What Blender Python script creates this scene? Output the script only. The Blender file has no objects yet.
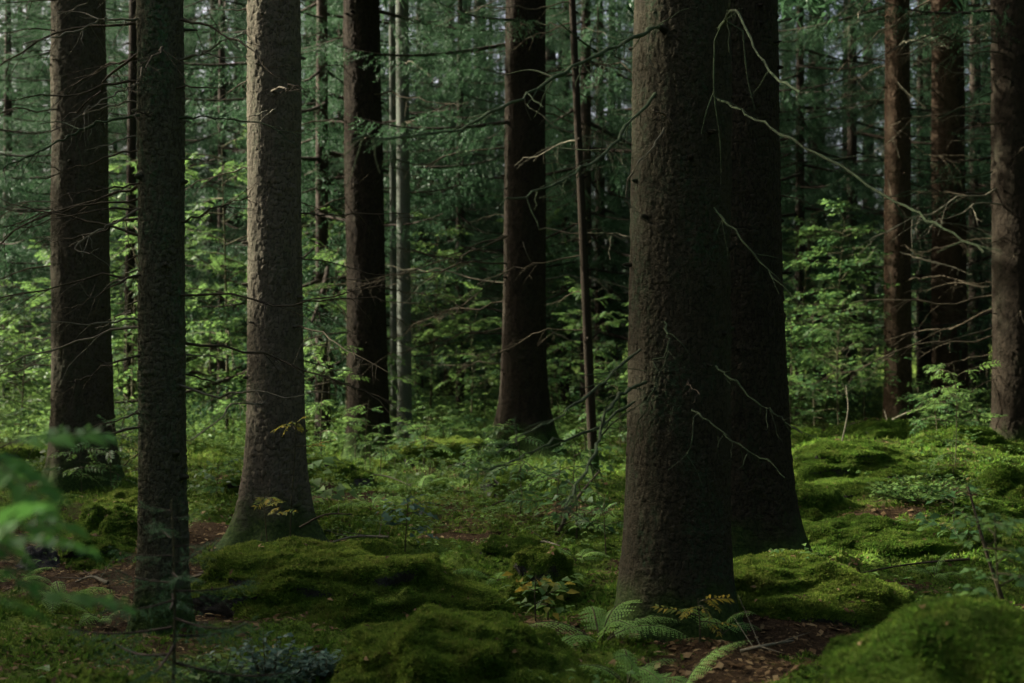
import bpy, math
import numpy as np
from mathutils import Vector

PI = math.pi
F = 1422.0            # 50 mm lens on a 36 mm sensor, 1024 px
CAMH = 1.4
HOR = 341.5
rng = np.random.default_rng(11)
COL = bpy.context.scene.collection


def px(x, Y): return (x - 512.0) / F * Y
def pz(y, Y): return CAMH - (y - HOR) / F * Y
def P(x, y, Y): return np.array([px(x, Y), Y, pz(y, Y)])

# ------------------------------------------------------------------ noise
def _h(i, j, k, s):
    n = (i.astype(np.int64) * 374761393 + j.astype(np.int64) * 668265263 + k.astype(np.int64) * 2147483647 + s * 974634777) & 0xFFFFFFFF
    n = ((n ^ (n >> 13)) * 1274126177) & 0xFFFFFFFF
    n = n ^ (n >> 16)
    return (n & 0xFFFFFF) / float(0xFFFFFF)

def vnoise(x, y, z=None, s=0):
    x = np.asarray(x, float); y = np.asarray(y, float)
    z = np.zeros_like(x) if z is None else np.asarray(z, float)
    i, j, k = np.floor(x), np.floor(y), np.floor(z)
    u, v, w = x - i, y - j, z - k
    u = u * u * (3 - 2 * u); v = v * v * (3 - 2 * v); w = w * w * (3 - 2 * w)
    r = 0
    for a in (0, 1):
        for b in (0, 1):
            for c in (0, 1):
                r = r + _h(i + a, j + b, k + c, s) * (u if a else 1 - u) * (v if b else 1 - v) * (w if c else 1 - w)
    return r * 2 - 1

def fbm(x, y, z=None, s=0, o=4):
    r, a, f = 0, 1.0, 1.0
    z = np.zeros_like(np.asarray(x, float)) if z is None else z
    for q in range(o):
        r = r + a * vnoise(x * f, y * f, z * f, s + q * 17)
        a *= .5; f *= 2.03
    return r

def sstep(a, b, t):
    t = np.clip((t - a) / (b - a), 0, 1)
    return t * t * (3 - 2 * t)

# ------------------------------------------------------------------ mesh builder
class MB:
    def __init__(s): s.v = []; s.t = []; s.q = []; s.mt = []; s.mq = []; s.n = 0
    def add(s, v, f, mi=0):
        v = np.asarray(v, np.float32).reshape(-1, 3); f = np.asarray(f, np.int32)
        if len(f) == 0: return
        s.v.append(v)
        if f.shape[1] == 3: s.t.append(f + s.n); s.mt.append(np.full(len(f), mi, np.int32))
        else: s.q.append(f + s.n); s.mq.append(np.full(len(f), mi, np.int32))
        s.n += len(v)
    def arrays(s):
        v = np.concatenate(s.v)
        t = np.concatenate(s.t) if s.t else np.zeros((0, 3), np.int32)
        q = np.concatenate(s.q) if s.q else np.zeros((0, 4), np.int32)
        m = np.concatenate([*s.mt, *s.mq]) if (s.mt or s.mq) else np.zeros(0, np.int32)
        return v, t, q, m
    def mesh(s, name, mats, smooth=False, attrs=None):
        v, t, q, m = s.arrays()
        me = bpy.data.meshes.new(name)
        me.vertices.add(len(v)); me.vertices.foreach_set('co', v.ravel())
        loops = np.concatenate([t.ravel(), q.ravel()]).astype(np.int32)
        me.loops.add(len(loops)); me.loops.foreach_set('vertex_index', loops)
        st = np.concatenate([np.arange(len(t)) * 3, len(t) * 3 + np.arange(len(q)) * 4]).astype(np.int32)
        me.polygons.add(len(st)); me.polygons.foreach_set('loop_start', st)
        for mm in (mats if isinstance(mats, (list, tuple)) else [mats]): me.materials.append(mm)
        me.polygons.foreach_set('material_index', m)
        me.update(calc_edges=True)
        if smooth: me.shade_smooth()
        for k, a in (attrs or {}).items():
            at = me.attributes.new(k, 'FLOAT', 'POINT'); at.data.foreach_set('value', np.asarray(a, np.float32).ravel())
        return me
    def build(s, name, mats, parent=None, smooth=False, attrs=None, loc=None):
        return link(name, s.mesh(name, mats, smooth, attrs), parent, loc)

def link(name, me, parent=None, loc=None):
    o = bpy.data.objects.new(name, me); COL.objects.link(o)
    if parent is not None: o.parent = parent
    if loc is not None: o.location = loc
    return o

def tag(o, label, cat, group=None, kind=None):
    o['label'] = label; o['category'] = cat
    if group: o['group'] = group
    if kind: o['kind'] = kind
    return o

def thing(name, label, cat, loc, rz=0, sc=1, group=None):
    o = bpy.data.objects.new(name, None); COL.objects.link(o)
    o.empty_display_size = .1
    o.location = [float(c) for c in loc]; o.rotation_euler = (0, 0, float(rz)); o.scale = (sc, sc, sc) if np.isscalar(sc) else sc
    return tag(o, label, cat, group)

def dup(root, loc, rz, sc, label, group=None):
    r = root.copy(); COL.objects.link(r)
    r.location = [float(c) for c in loc]; r.rotation_euler = (0, 0, float(rz)); r.scale = (sc, sc, sc) if np.isscalar(sc) else sc
    r['label'] = label
    if group: r['group'] = group
    for ch in list(root.children):
        c = ch.copy(); COL.objects.link(c); c.parent = r
        for g in list(ch.children):
            d = g.copy(); COL.objects.link(d); d.parent = c
    return r

def tube(mb, pts, rad, n=6, mi=0, cap=True):
    pts = np.asarray(pts, float); rad = np.asarray(rad, float); k = len(pts)
    tg = np.gradient(pts, axis=0); tg /= np.linalg.norm(tg, axis=1)[:, None] + 1e-9
    ref = np.array([0, 0, 1.]) if abs(tg[:, 2]).mean() < .8 else np.array([1., 0, 0])
    a = np.cross(tg, ref); a /= np.linalg.norm(a, axis=1)[:, None] + 1e-9
    b = np.cross(tg, a)
    th = np.arange(n) / n * 2 * PI
    v = pts[:, None] + rad[:, None, None] * (np.cos(th)[None, :, None] * a[:, None] + np.sin(th)[None, :, None] * b[:, None])
    i = np.arange(k - 1)[:, None] * n; j = np.arange(n)[None]; j2 = (j + 1) % n
    f = np.stack([i + j, i + j2, i + n + j2, i + n + j], -1).reshape(-1, 4)
    v = v.reshape(-1, 3)
    mb.add(v, f, mi)
    if cap:
        vv = np.concatenate([v[-n:], pts[-1:] + tg[-1:] * rad[-1]])
        mb.add(vv, np.stack([np.arange(n), (np.arange(n) + 1) % n, np.full(n, n)], -1), mi)

def smooth_path(p, m=5):
    p = np.asarray(p, float)
    if len(p) < 3: 
        t = np.linspace(0, 1, m + 1)[:, None]; return p[0] * (1 - t) + p[-1] * t
    q = np.concatenate([[2 * p[0] - p[1]], p, [2 * p[-1] - p[-2]]]); out = []
    for i in range(1, len(q) - 2):
        for t in np.arange(m) / m:
            out.append(.5 * (2 * q[i] + (q[i + 1] - q[i - 1]) * t + (2 * q[i - 1] - 5 * q[i] + 4 * q[i + 1] - q[i + 2]) * t * t + (3 * q[i] - q[i - 1] - 3 * q[i + 1] + q[i + 2]) * t ** 3))
    out.append(q[-2]); return np.array(out)

# ------------------------------------------------------------------ materials
def new_mat(name):
    m = bpy.data.materials.new(name); m.use_nodes = True
    nt = m.node_tree; nt.nodes.clear()
    out = nt.nodes.new('ShaderNodeOutputMaterial')
    return m, nt, out

class NT:
    def __init__(s, nt): s.nt = nt
    def n(s, t, **k):
        o = s.nt.nodes.new(t)
        for a, b in k.items(): setattr(o, a, b)
        return o
    def l(s, a, b): s.nt.links.new(a, b)
    def noise(s, vec, scale, detail=4, rough=.55):
        o = s.n('ShaderNodeTexNoise'); o.inputs['Scale'].default_value = scale; o.inputs['Detail'].default_value = detail; o.inputs['Roughness'].default_value = rough
        if vec is not None: s.l(vec, o.inputs['Vector'])
        return o.outputs['Fac']
    def ramp(s, fac, stops):
        o = s.n('ShaderNodeValToRGB'); e = o.color_ramp.elements
        while len(e) < len(stops): e.new(.5)
        for q, (p, c) in zip(e, stops): q.position = p; q.color = (*c, 1) if len(c) == 3 else c
        s.l(fac, o.inputs['Fac']); return o.outputs['Color']
    def mix(s, fac, a, b):
        o = s.n('ShaderNodeMix', data_type='RGBA')
        for v, i in ((fac, 0), (a, 6), (b, 7)):
            if isinstance(v, (int, float)): o.inputs[i].default_value = v
            elif isinstance(v, tuple): o.inputs[i].default_value = (*v, 1)
            else: s.l(v, o.inputs[i])
        return o.outputs[2]
    def math(s, op, a, b=None, c=None):
        o = s.n('ShaderNodeMath', operation=op)
        for i, v in enumerate((a, b, c)):
            if v is None: continue
            if isinstance(v, (int, float)): o.inputs[i].default_value = v
            else: s.l(v, o.inputs[i])
        return o.outputs[0]
    def map(s, v, a, b, c=0., d=1.):
        o = s.n('ShaderNodeMapRange'); o.interpolation_type = 'SMOOTHSTEP'
        s.l(v, o.inputs[0])
        for i, q in enumerate((a, b, c, d)): o.inputs[i + 1].default_value = q
        return o.outputs[0]

def leaf_mat(name, cols, trans=.35, rough=.6, gloss=.25, objvar=0.0, patch=0.):
    gloss *= .3
    m, nt, out = new_mat(name); N = NT(nt)
    g = N.n('ShaderNodeNewGeometry')
    fac = g.outputs['Random Per Island']
    if objvar:
        oi = N.n('ShaderNodeObjectInfo')
        fac = N.math('ADD', N.math('MULTIPLY', fac, 1 - objvar), N.math('MULTIPLY', oi.outputs['Random'], objvar))
    if patch:
        tc = N.n('ShaderNodeTexCoord'); pn = N.map(N.noise(tc.outputs['Object'], 6.5, 6, .7), .32, .68)
        fac = N.math('ADD', N.math('MULTIPLY', fac, 1 - patch), N.math('MULTIPLY', pn, patch))
    k = len(cols); c = N.ramp(fac, [(i / (k - 1), cols[i]) for i in range(k)])
    p = N.n('ShaderNodeBsdfPrincipled'); p.inputs['Roughness'].default_value = rough; p.inputs['Specular IOR Level'].default_value = gloss
    N.l(c, p.inputs['Base Color'])
    t = N.n('ShaderNodeBsdfTranslucent')
    tc = N.mix(.5, c, tuple(min(1, x * 1.6) for x in cols[-1])); N.l(tc, t.inputs['Color'])
    ms = N.n('ShaderNodeMixShader'); ms.inputs[0].default_value = trans
    N.l(p.outputs[0], ms.inputs[1]); N.l(t.outputs[0], ms.inputs[2]); N.l(ms.outputs[0], out.inputs['Surface'])
    return m

def bark_mat(name, dark, light, lichen, lich_amt=.5, moss_h=.42, tone_amt=.7, fine=60):
    m, nt, out = new_mat(name); N = NT(nt)
    tc = N.n('ShaderNodeTexCoord'); ob = tc.outputs['Object']
    at = N.n('ShaderNodeAttribute', attribute_name='bark_tone')
    n1 = N.noise(ob, fine, 5, .65)
    tone = N.math('ADD', N.math('MULTIPLY', at.outputs['Fac'], tone_amt), N.math('MULTIPLY', n1, 1 - tone_amt * .5))
    c = N.ramp(tone, [(.25, dark), (.75, light)])
    mp = N.n('ShaderNodeMapping'); mp.inputs['Scale'].default_value = (1, 1, .35); N.l(ob, mp.inputs[0])
    n2 = N.noise(mp.outputs[0], 5, 6, .7)
    n3 = N.noise(ob, 45, 3, .6)
    lf = N.math('MULTIPLY', N.map(n2, .46, .66), N.map(n3, .38, .62))
    lf = N.math('MULTIPLY', lf, lich_amt)
    c = N.mix(lf, c, lichen)
    sp = N.n('ShaderNodeSeparateXYZ'); N.l(ob, sp.inputs[0])
    nz = N.noise(ob, 7, 4, .6)
    mh = N.math('ADD', sp.outputs['Z'], N.math('MULTIPLY', N.math('SUBTRACT', nz, .5), 1.1 * moss_h))
    mf = N.map(mh, moss_h, moss_h * .3)
    c = N.mix(N.math('MULTIPLY', mf, .9), c, N.ramp(n3, [(.3, (.012, .03, .008)), (.7, (.05, .085, .018))]))
    p = N.n('ShaderNodeBsdfPrincipled'); p.inputs['Roughness'].default_value = .92; p.inputs['Specular IOR Level'].default_value = .05
    N.l(c, p.inputs['Base Color'])
    b = N.n('ShaderNodeBump'); b.inputs['Strength'].default_value = .75; b.inputs['Distance'].default_value = .012
    n4 = N.noise(ob, 120, 4, .7); N.l(N.math('ADD', n4, N.math('MULTIPLY', n1, 1.2)), b.inputs['Height']); N.l(b.outputs[0], p.inputs['Normal'])
    N.l(p.outputs[0], out.inputs['Surface'])
    return m

def plain_mat(name, a, b, scale, rough=.9, bump=.5, bd=.01):
    m, nt, out = new_mat(name); N = NT(nt)
    tc = N.n('ShaderNodeTexCoord'); n1 = N.noise(tc.outputs['Object'], scale, 6, .65)
    p = N.n('ShaderNodeBsdfPrincipled'); p.inputs['Roughness'].default_value = rough; p.inputs['Specular IOR Level'].default_value = .08
    N.l(N.ramp(n1, [(.3, a), (.7, b)]), p.inputs['Base Color'])
    bp = N.n('ShaderNodeBump'); bp.inputs['Strength'].default_value = bump; bp.inputs['Distance'].default_value = bd
    N.l(n1, bp.inputs['Height']); N.l(bp.outputs[0], p.inputs['Normal']); N.l(p.outputs[0], out.inputs['Surface'])
    return m

def ground_mat(name, rock=False):
    m, nt, out = new_mat(name); N = NT(nt)
    tc = N.n('ShaderNodeTexCoord'); ob = tc.outputs['Object']
    at = N.n('ShaderNodeAttribute', attribute_name='moss').outputs['Fac']
    n1 = N.noise(ob, 28, 6, .7); n2 = N.noise(ob, 3.1, 4, .6); n3 = N.noise(ob, 110, 3, .7)
    moss = N.mix(N.map(n2, .35, .65), N.ramp(n1, [(.3, (.016, .036, .006)), (.7, (.055, .105, .014))]), N.ramp(n1, [(.3, (.030, .050, .008)), (.7, (.10, .135, .022))]))
    if rock: base = N.ramp(n1, [(.3, (.018, .018, .016)), (.7, (.075, .073, .066))])
    else: base = N.ramp(n3, [(.3, (.012, .008, .0045)), (.55, (.036, .024, .012)), (.75, (.082, .055, .028))])
    f = N.map(N.math('ADD', at, N.math('MULTIPLY', N.math('SUBTRACT', n1, .5), .7)), .38, .62)
    c = N.mix(f, base, moss)
    p = N.n('ShaderNodeBsdfPrincipled'); p.inputs['Roughness'].default_value = .95; p.inputs['Specular IOR Level'].default_value = .03
    N.l(c, p.inputs['Base Color'])
    b = N.n('ShaderNodeBump'); b.inputs['Strength'].default_value = .9; b.inputs['Distance'].default_value = .02
    N.l(N.math('ADD', n1, N.math('MULTIPLY', n3, .6)), b.inputs['Height']); N.l(b.outputs[0], p.inputs['Normal']); N.l(p.outputs[0], out.inputs['Surface'])
    return m

M = {}
M['bark'] = bark_mat('spruce_bark', (.007, .006, .0035), (.056, .049, .031), (.038, .056, .027), .55)
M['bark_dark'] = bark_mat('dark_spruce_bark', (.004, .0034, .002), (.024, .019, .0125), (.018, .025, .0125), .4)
M['bark_front'] = bark_mat('rough_front_bark', (.006, .0055, .0032), (.044, .040, .025), (.031, .054, .027), .85, .3)
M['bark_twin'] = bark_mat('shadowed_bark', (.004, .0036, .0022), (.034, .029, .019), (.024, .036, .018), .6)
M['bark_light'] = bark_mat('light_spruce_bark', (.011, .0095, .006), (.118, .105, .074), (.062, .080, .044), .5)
M['bark_grey'] = bark_mat('lichened_bark', (.010, .010, .006), (.082, .080, .050), (.055, .105, .050), 1.0, .3)
M['bark_red'] = bark_mat('reddish_bark', (.009, .0065, .004), (.052, .036, .023), (.034, .038, .02), .35, .3)
M['bark_pale'] = bark_mat('pale_bark', (.025, .026, .022), (.10, .11, .09), (.06, .085, .055), .5, .3)
M['far_bark'] = plain_mat('far_bark', (.014, .011, .008), (.055, .044, .032), 9)
M['twig'] = plain_mat('dead_twig', (.020, .016, .011), (.075, .064, .038), 14)
M['twig_mossy'] = plain_mat('mossy_twig', (.022, .026, .014), (.050, .075, .034), 16)
M['twig_pale'] = plain_mat('pale_twig', (.06, .056, .038), (.145, .138, .092), 16)
M['stem'] = plain_mat('green_stem', (.03, .03, .015), (.08, .075, .04), 20)
M['needle'] = leaf_mat('spruce_needles', [(.018, .045, .024), (.034, .080, .038), (.055, .115, .05)], .22, .5, .3, .3)
M['needle_fresh'] = leaf_mat('young_spruce_needles', [(.015, .040, .020), (.028, .070, .032), (.05, .105, .045)], .28, .5, .3, .3)
M['leaf'] = leaf_mat('broad_leaves', [(.026, .068, .024), (.050, .112, .032), (.098, .165, .040)], .45, .45, .4, .6)
M['leaf_fresh'] = leaf_mat('fresh_leaves', [(.036, .115, .024), (.05, .15, .028), (.075, .18, .034)], .45, .5, .2)
M['leaf_yellow'] = leaf_mat('yellowing_leaves', [(.045, .09, .02), (.10, .13, .022), (.22, .17, .025)], .45)
M['leaf_blue'] = leaf_mat('bilberry_leaves', [(.022, .05, .034), (.04, .085, .055), (.07, .12, .085)], .25, .5, .35)
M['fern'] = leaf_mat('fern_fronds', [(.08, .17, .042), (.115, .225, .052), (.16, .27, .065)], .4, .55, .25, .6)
M['herb'] = leaf_mat('herb_leaves', [(.032, .08, .022), (.06, .125, .03), (.11, .175, .045)], .4, .5, .3)
M['moss'] = leaf_mat('moss_tufts', [(.022, .050, .009), (.040, .096, .012), (.064, .136, .016), (.105, .172, .022), (.085, .085, .028)], .3, .8, 0, 0, .6)
M['moss_lit'] = leaf_mat('lit_moss_tufts', [(.030, .062, .010), (.050, .108, .013), (.085, .155, .018), (.13, .19, .026), (.11, .105, .035)], .3, .8, 0, 0, .6)  # yellower moss copy, lightened so its colour carries the soft top light
M['litter'] = leaf_mat('dead_leaves', [(.026, .017, .008), (.060, .038, .017), (.105, .070, .032), (.19, .145, .07)], .15, .8, .15)
M['ground'] = ground_mat('forest_floor')
M['rock'] = ground_mat('mossy_rock', True)

# ------------------------------------------------------------------ terrain
# x, y, rx, ry, height
BUMPS = []
def bump_px(x, y, Y, wpx, h, ry=None):
    r = wpx / F * Y / 2
    BUMPS.append((px(x, Y), Y, r, ry or r, h))
bump_px(60, 0, 4.2, 330, .34, .8)           # rise at the lower left
bump_px(190, 0, 11.2, 190, .20, .9)         # bank between the left trunks
bump_px(600, 0, 12.0, 130, .22, 1.3)        # mossy slope left of the great trunk
bump_px(520, 0, 17.2, 150, .22, 1.0)
bump_px(445, 0, 17.0, 120, .20, .8)
bump_px(790, 0, 7.4, 190, .20, .5)
bump_px(900, 0, 15.5, 330, .46, 3.2)
bump_px(900, 0, 10.8, 260, .20, 1.6)
bump_px(270, 0, 10.1, 190, .10, .6)
bump_px(750, 0, 8.8, 150, .08, .6)
bump_px(880, 0, 5.0, 260, .18, .8)
FEET = [(83, 490, 13.4), (164, 632, 6.9), (276, 542, 10.0), (369, 458, 17.2), (523, 452, 17.0), (677, 628, 6.8), (745, 574, 8.6), (898, 432, 21.5), (1016, 456, 16.5)]
LITTER = np.array([(px(455, 10.2), 10.2, .45, .18), (px(600, 10.9), 10.9, .35, .3), (px(330, 12.5), 12.5, .6, .4), (px(880, 10.3), 10.3, .5, .3), (px(505, 14.5), 14.5, .6, .25), (px(950, 12), 11.8, .4, .4), (px(385, 8.8), 8.8, .35, .2), (px(120, 9.5), 9.2, 1.0, 1.0), (px(200, 7.6), 7.6, .5, .7), (px(215, 9), 9.0, .75, .9), (px(235, 10), 9.7, .6, .5), (px(60, 10), 9.6, .9, .8), (px(800, 6.5), 6.5, .9, .35), (px(730, 6.3), 6.4, .5, .5),
                   (px(500, 6.6), 6.7, .35, .25), (px(520, 9.4), 9.4, .5, .12), (px(690, 5.6), 5.6, .5, .4), (px(860, 9), 8.0, .5, .3), (px(130, 8), 8.2, .8, .6)])

def ground_h(x, y):
    x = np.asarray(x, float); y = np.asarray(y, float)
    h = .10 * fbm(x * .22 + 3.1, y * .22, s=5, o=3)
    d = np.sqrt(x * x + y * y)
    near = sstep(60, 25, d)
    c1 = 1 - np.abs(vnoise(x * 1.5 + 7, y * 1.5, s=21))
    c2 = 1 - np.abs(vnoise(x * 4.1, y * 4.1 + 3, s=22))
    right = sstep(1.2, 3.0, x) * sstep(7, 10, y) * sstep(24, 18, y)
    h = h + near * ((.13 + .07 * right) * (c1 - .6) + (.05 + .015 * right) * (c2 - .6) + .012 * fbm(x * 9, y * 9, s=23, o=3))
    for bx, by, rx, ry, bh in BUMPS:
        q = ((x - bx) / rx) ** 2 + ((y - by) / ry) ** 2
        h = h + bh * np.exp(-q * 1.4)
    h = h + .5 * sstep(20, 80, d)
    return h

B0 = BUMPS; BUMPS = np.array(B0)
for _ in range(3):
    for fx, fy, fY in FEET:
        X_ = px(fx, fY); dz_ = pz(fy, fY) - float(ground_h(np.array([X_]), np.array([fY]))[0])
        B0.append((X_, fY, .75, .75, dz_)); BUMPS = np.array(B0)

def moss_mask(x, y):
    x = np.asarray(x, float); y = np.asarray(y, float)
    m = .78 + .35 * fbm(x * 1.1, y * 1.1, s=31, o=4)
    for lx, ly, rx, ry in LITTER:
        q = ((x - lx) / rx) ** 2 + ((y - ly) / ry) ** 2
        m = m - .62 * np.exp(-q * 1.2) * (1 + .9 * fbm(x * 2.4, y * 2.4, s=33, o=3))
    return np.clip(m, 0, 1)

def gh(x, y): return float(ground_h(np.array([x]), np.array([y]))[0])

def axis(lo, hi, step, far):
    a = np.arange(lo, hi + 1e-6, step); l = [lo]; s = step
    out_l = []; v = lo
    while v > -far: s *= 1.22; v -= s; out_l.append(v)
    out_r = []; v = hi; s = step
    while v < far: s *= 1.22; v += s; out_r.append(v)
    return np.concatenate([out_l[::-1], a, out_r])
xs = axis(-9, 9, .055, 700); ys = axis(2.2, 22, .055, 700)
gx, gy = np.meshgrid(xs, ys); gz = ground_h(gx.ravel(), gy.ravel())
mb = MB(); nx, ny = len(xs), len(ys)
i = (np.arange(ny - 1)[:, None] * nx + np.arange(nx - 1)[None]).ravel()
mb.add(np.stack([gx.ravel(), gy.ravel(), gz], -1), np.stack([i, i + 1, i + nx + 1, i + nx], -1))
g = mb.build('ground', M['ground'], smooth=True, attrs={'moss': moss_mask(gx.ravel(), gy.ravel())})
tag(g, 'uneven forest floor of moss and brown leaf litter', 'ground', kind='structure')

# ------------------------------------------------------------------ scatter helpers
def rot_basis(nrm, ang):
    """orthonormal tangent vectors for each normal, turned by ang"""
    r = np.where(np.abs(nrm[:, 2:3]) < .95, np.array([[0, 0, 1.]]), np.array([[1., 0, 0]]))
    a = np.cross(nrm, r); a /= np.linalg.norm(a, axis=1)[:, None] + 1e-9
    b = np.cross(nrm, a)
    return a * np.cos(ang)[:, None] + b * np.sin(ang)[:, None]

def tufts(mb, pos, nrm, size, nb=5, spread=.9, wid=.28, r=rng):
    """little star tufts of thin blades, one triangle each, curving up along nrm"""
    n = len(pos)
    for k in range(nb):
        t = rot_basis(nrm, r.random(n) * 2 * PI)
        d = nrm + t * (spread * r.random(n))[:, None]; d /= np.linalg.norm(d, axis=1)[:, None]
        s = np.cross(d, t + .3 * nrm); s /= np.linalg.norm(s, axis=1)[:, None] + 1e-9
        L = size * (.6 + .7 * r.random(n)); w = L * wid
        p0 = pos + t * (size * .25 * r.random(n))[:, None] - nrm * (size * .15)[:, None]
        v = np.stack([p0 - s * w[:, None], p0 + s * w[:, None], p0 + d * L[:, None]], 1)
        mb.add(v, np.arange(n * 3).reshape(n, 3))

def visible_scatter(n, y0, y1, power=1.0, margin=1.12):
    """points inside the seen wedge, denser close by"""
    u = rng.random(n); y = (y0 ** power + u * (y1 ** power - y0 ** power)) ** (1 / power)
    x = (rng.random(n) * 2 - 1) * (.38 * margin * y + .4)
    return x, y

def gnormal(x, y, e=.03):
    h = ground_h(x, y); dx = (ground_h(x + e, y) - h) / e; dy = (ground_h(x, y + e) - h) / e
    n = np.stack([-dx, -dy, np.ones_like(dx)], -1); n /= np.linalg.norm(n, axis=1)[:, None]
    return h, n

# moss on the floor
x, y = visible_scatter(210000, 2.6, 23, .75)
keep = moss_mask(x, y) + .35 * (rng.random(len(x)) - .5) > .5
x, y = x[keep], y[keep]; h, nn = gnormal(x, y)
mb = MB()
sz = (.014 + .016 * rng.random(len(x))) * (.75 + y / 16) * (.7 + .5 * (1 + vnoise(x * 2.2, y * 2.2, s=44)))
tufts(mb, np.stack([x, y, h], -1), nn, sz * .85, 4, 1.9, .27)
o = mb.build('moss', M['moss']); tag(o, 'soft green moss carpet covering the forest floor', 'moss', kind='stuff')

# dead leaves, needles and twig bits
x, y = visible_scatter(90000, 2.8, 20, .8)
keep = moss_mask(x, y) + .5 * (rng.random(len(x)) - .5) < .55
keep |= rng.random(len(x)) < .035
x, y = x[keep], y[keep]; h, nn = gnormal(x, y); n = len(x)
t = rot_basis(nn, rng.random(n) * 2 * PI); t = t + nn * (.5 * (rng.random(n) - .4))[:, None]; s = np.cross(nn, t)
s = s + nn * (.6 * (rng.random(n) - .5))[:, None]
L = .009 + .022 * rng.random(n) ** 2; w = L * (.25 + .45 * rng.random(n)); p0 = np.stack([x, y, h + .004 + .012 * rng.random(n)], -1)
v = np.stack([p0 - t * L[:, None], p0 - s * w[:, None] + nn * .004, p0 + t * L[:, None], p0 + s * w[:, None]], 1)
mb = MB(); mb.add(v, np.arange(n * 4).reshape(n, 4))
o = mb.build('leaf_litter', M['litter']); tag(o, 'brown fallen leaves and needles scattered over the floor', 'leaf litter', kind='stuff')

def leaves(mb, p, d, up, L, W, fold=.25, mi=0, droop=.15):
    """one pointed folded leaf per row: base p, direction d, surface normal about up"""
    n = len(p)
    d = d / (np.linalg.norm(d, axis=1)[:, None] + 1e-9)
    s = np.cross(d, up); s /= np.linalg.norm(s, axis=1)[:, None] + 1e-9
    u = np.cross(s, d)
    L = np.broadcast_to(L, (n,))[:, None]; W = np.broadcast_to(W, (n,))[:, None]
    mid = p + d * L * .5
    a = p; b = p + d * L * .42 + s * W * .5 + u * W * fold; c = p + d * L - u * L * droop; e = p + d * L * .42 - s * W * .5 + u * W * fold
    m2 = mid
    v = np.stack([a, b, c, e, m2], 1).reshape(-1, 3)
    k = np.arange(n)[:, None] * 5
    mb.add(v, np.concatenate([k + np.array([0, 1, 4]), k + np.array([1, 2, 4]), k + np.array([2, 3, 4]), k + np.array([3, 0, 4])]).reshape(-1, 3), mi)

# low herbs of the clearing (bilberry, wood sorrel, seedlings): nobody could count them
def herb_density(x, y):
    d = .35 + 1.5 * fbm(x * .7 + 9, y * .55, s=51, o=3)
    d += 1.2 * np.exp(-(((x - px(420, 13)) / 1.5) ** 2 + ((y - 14) / 3.2) ** 2))
    d += .8 * sstep(17, 20, y) + .5 * np.exp(-((x - px(945, 9)) / .7) ** 2 - ((y - 9.5) / 2) ** 2)
    for lx, ly, rx, ry in LITTER: d -= 1.0 * np.exp(-((x - lx) / rx) ** 2 - ((y - ly) / ry) ** 2)
    d -= 1.1 * sstep(1.8, 2.6, x) * sstep(8, 10, y) * sstep(19, 16, y)
    return d
x, y = visible_scatter(9000, 5.0, 30, 1.3)
keep = herb_density(x, y) > .25 + .9 * rng.random(len(x)); x, y = x[keep], y[keep]; h = ground_h(x, y); n = len(x)
ht = (.04 + .13 * rng.random(n) ** 1.6) * (1 + .5 * sstep(17, 22, y))
mb = MB()
for k in range(9):
    az = rng.random(n) * 2 * PI; f = .35 + .65 * rng.random(n)
    p = np.stack([x + .05 * rng.standard_normal(n), y + .05 * rng.standard_normal(n), h + ht * f], -1)
    d = np.stack([np.cos(az), np.sin(az), .5 * (rng.random(n) - .35)], -1)
    up = np.stack([.3 * rng.standard_normal(n), .3 * rng.standard_normal(n), np.ones(n)], -1)
    Lf = (.022 + .035 * rng.random(n)); leaves(mb, p, d, up, Lf, Lf * .55)
x, y = visible_scatter(9000, 17.5, 42, 1.2); x, y = x[fbm(x * .4, y * .4, s=57, o=3) > -.35], y[fbm(x * .4, y * .4, s=57, o=3) > -.35]
h = ground_h(x, y); n = len(x); ht = .10 + .75 * rng.random(n) ** 1.5 * sstep(16, 22, y)
for k in range(10):
    az = rng.random(n) * 2 * PI; f = .3 + .7 * rng.random(n)
    p = np.stack([x + .12 * rng.standard_normal(n), y + .12 * rng.standard_normal(n), h + ht * f], -1)
    d = np.stack([np.cos(az), np.sin(az), .5 * (rng.random(n) - .4)], -1)
    up = np.stack([.3 * rng.standard_normal(n), .3 * rng.standard_normal(n), np.ones(n)], -1)
    Lf = (.05 + .06 * rng.random(n)); leaves(mb, p, d, up, Lf, Lf * .5)
o = mb.build('undergrowth', M['herb']); tag(o, 'low leafy herbs and bilberry sprigs carpeting the clearing', 'undergrowth', kind='stuff')

# fine grass wisps in the clearing
x, y = visible_scatter(16000, 7, 22, 1.2)
keep = (np.exp(-(((x - px(470, 14)) / 1.7) ** 2 + ((y - 14.5) / 3.0) ** 2)) + .25 * fbm(x, y, s=61) > .25 + .6 * rng.random(len(x))); x, y = x[keep], y[keep]
h, nn = gnormal(x, y); mb = MB(); tufts(mb, np.stack([x, y, h], -1), nn, .07 + .09 * rng.random(len(x)), 4, .8, .03)
o = mb.build('grass', M['herb']); tag(o, 'thin forest grass in the clearing', 'grass', kind='stuff')

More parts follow.
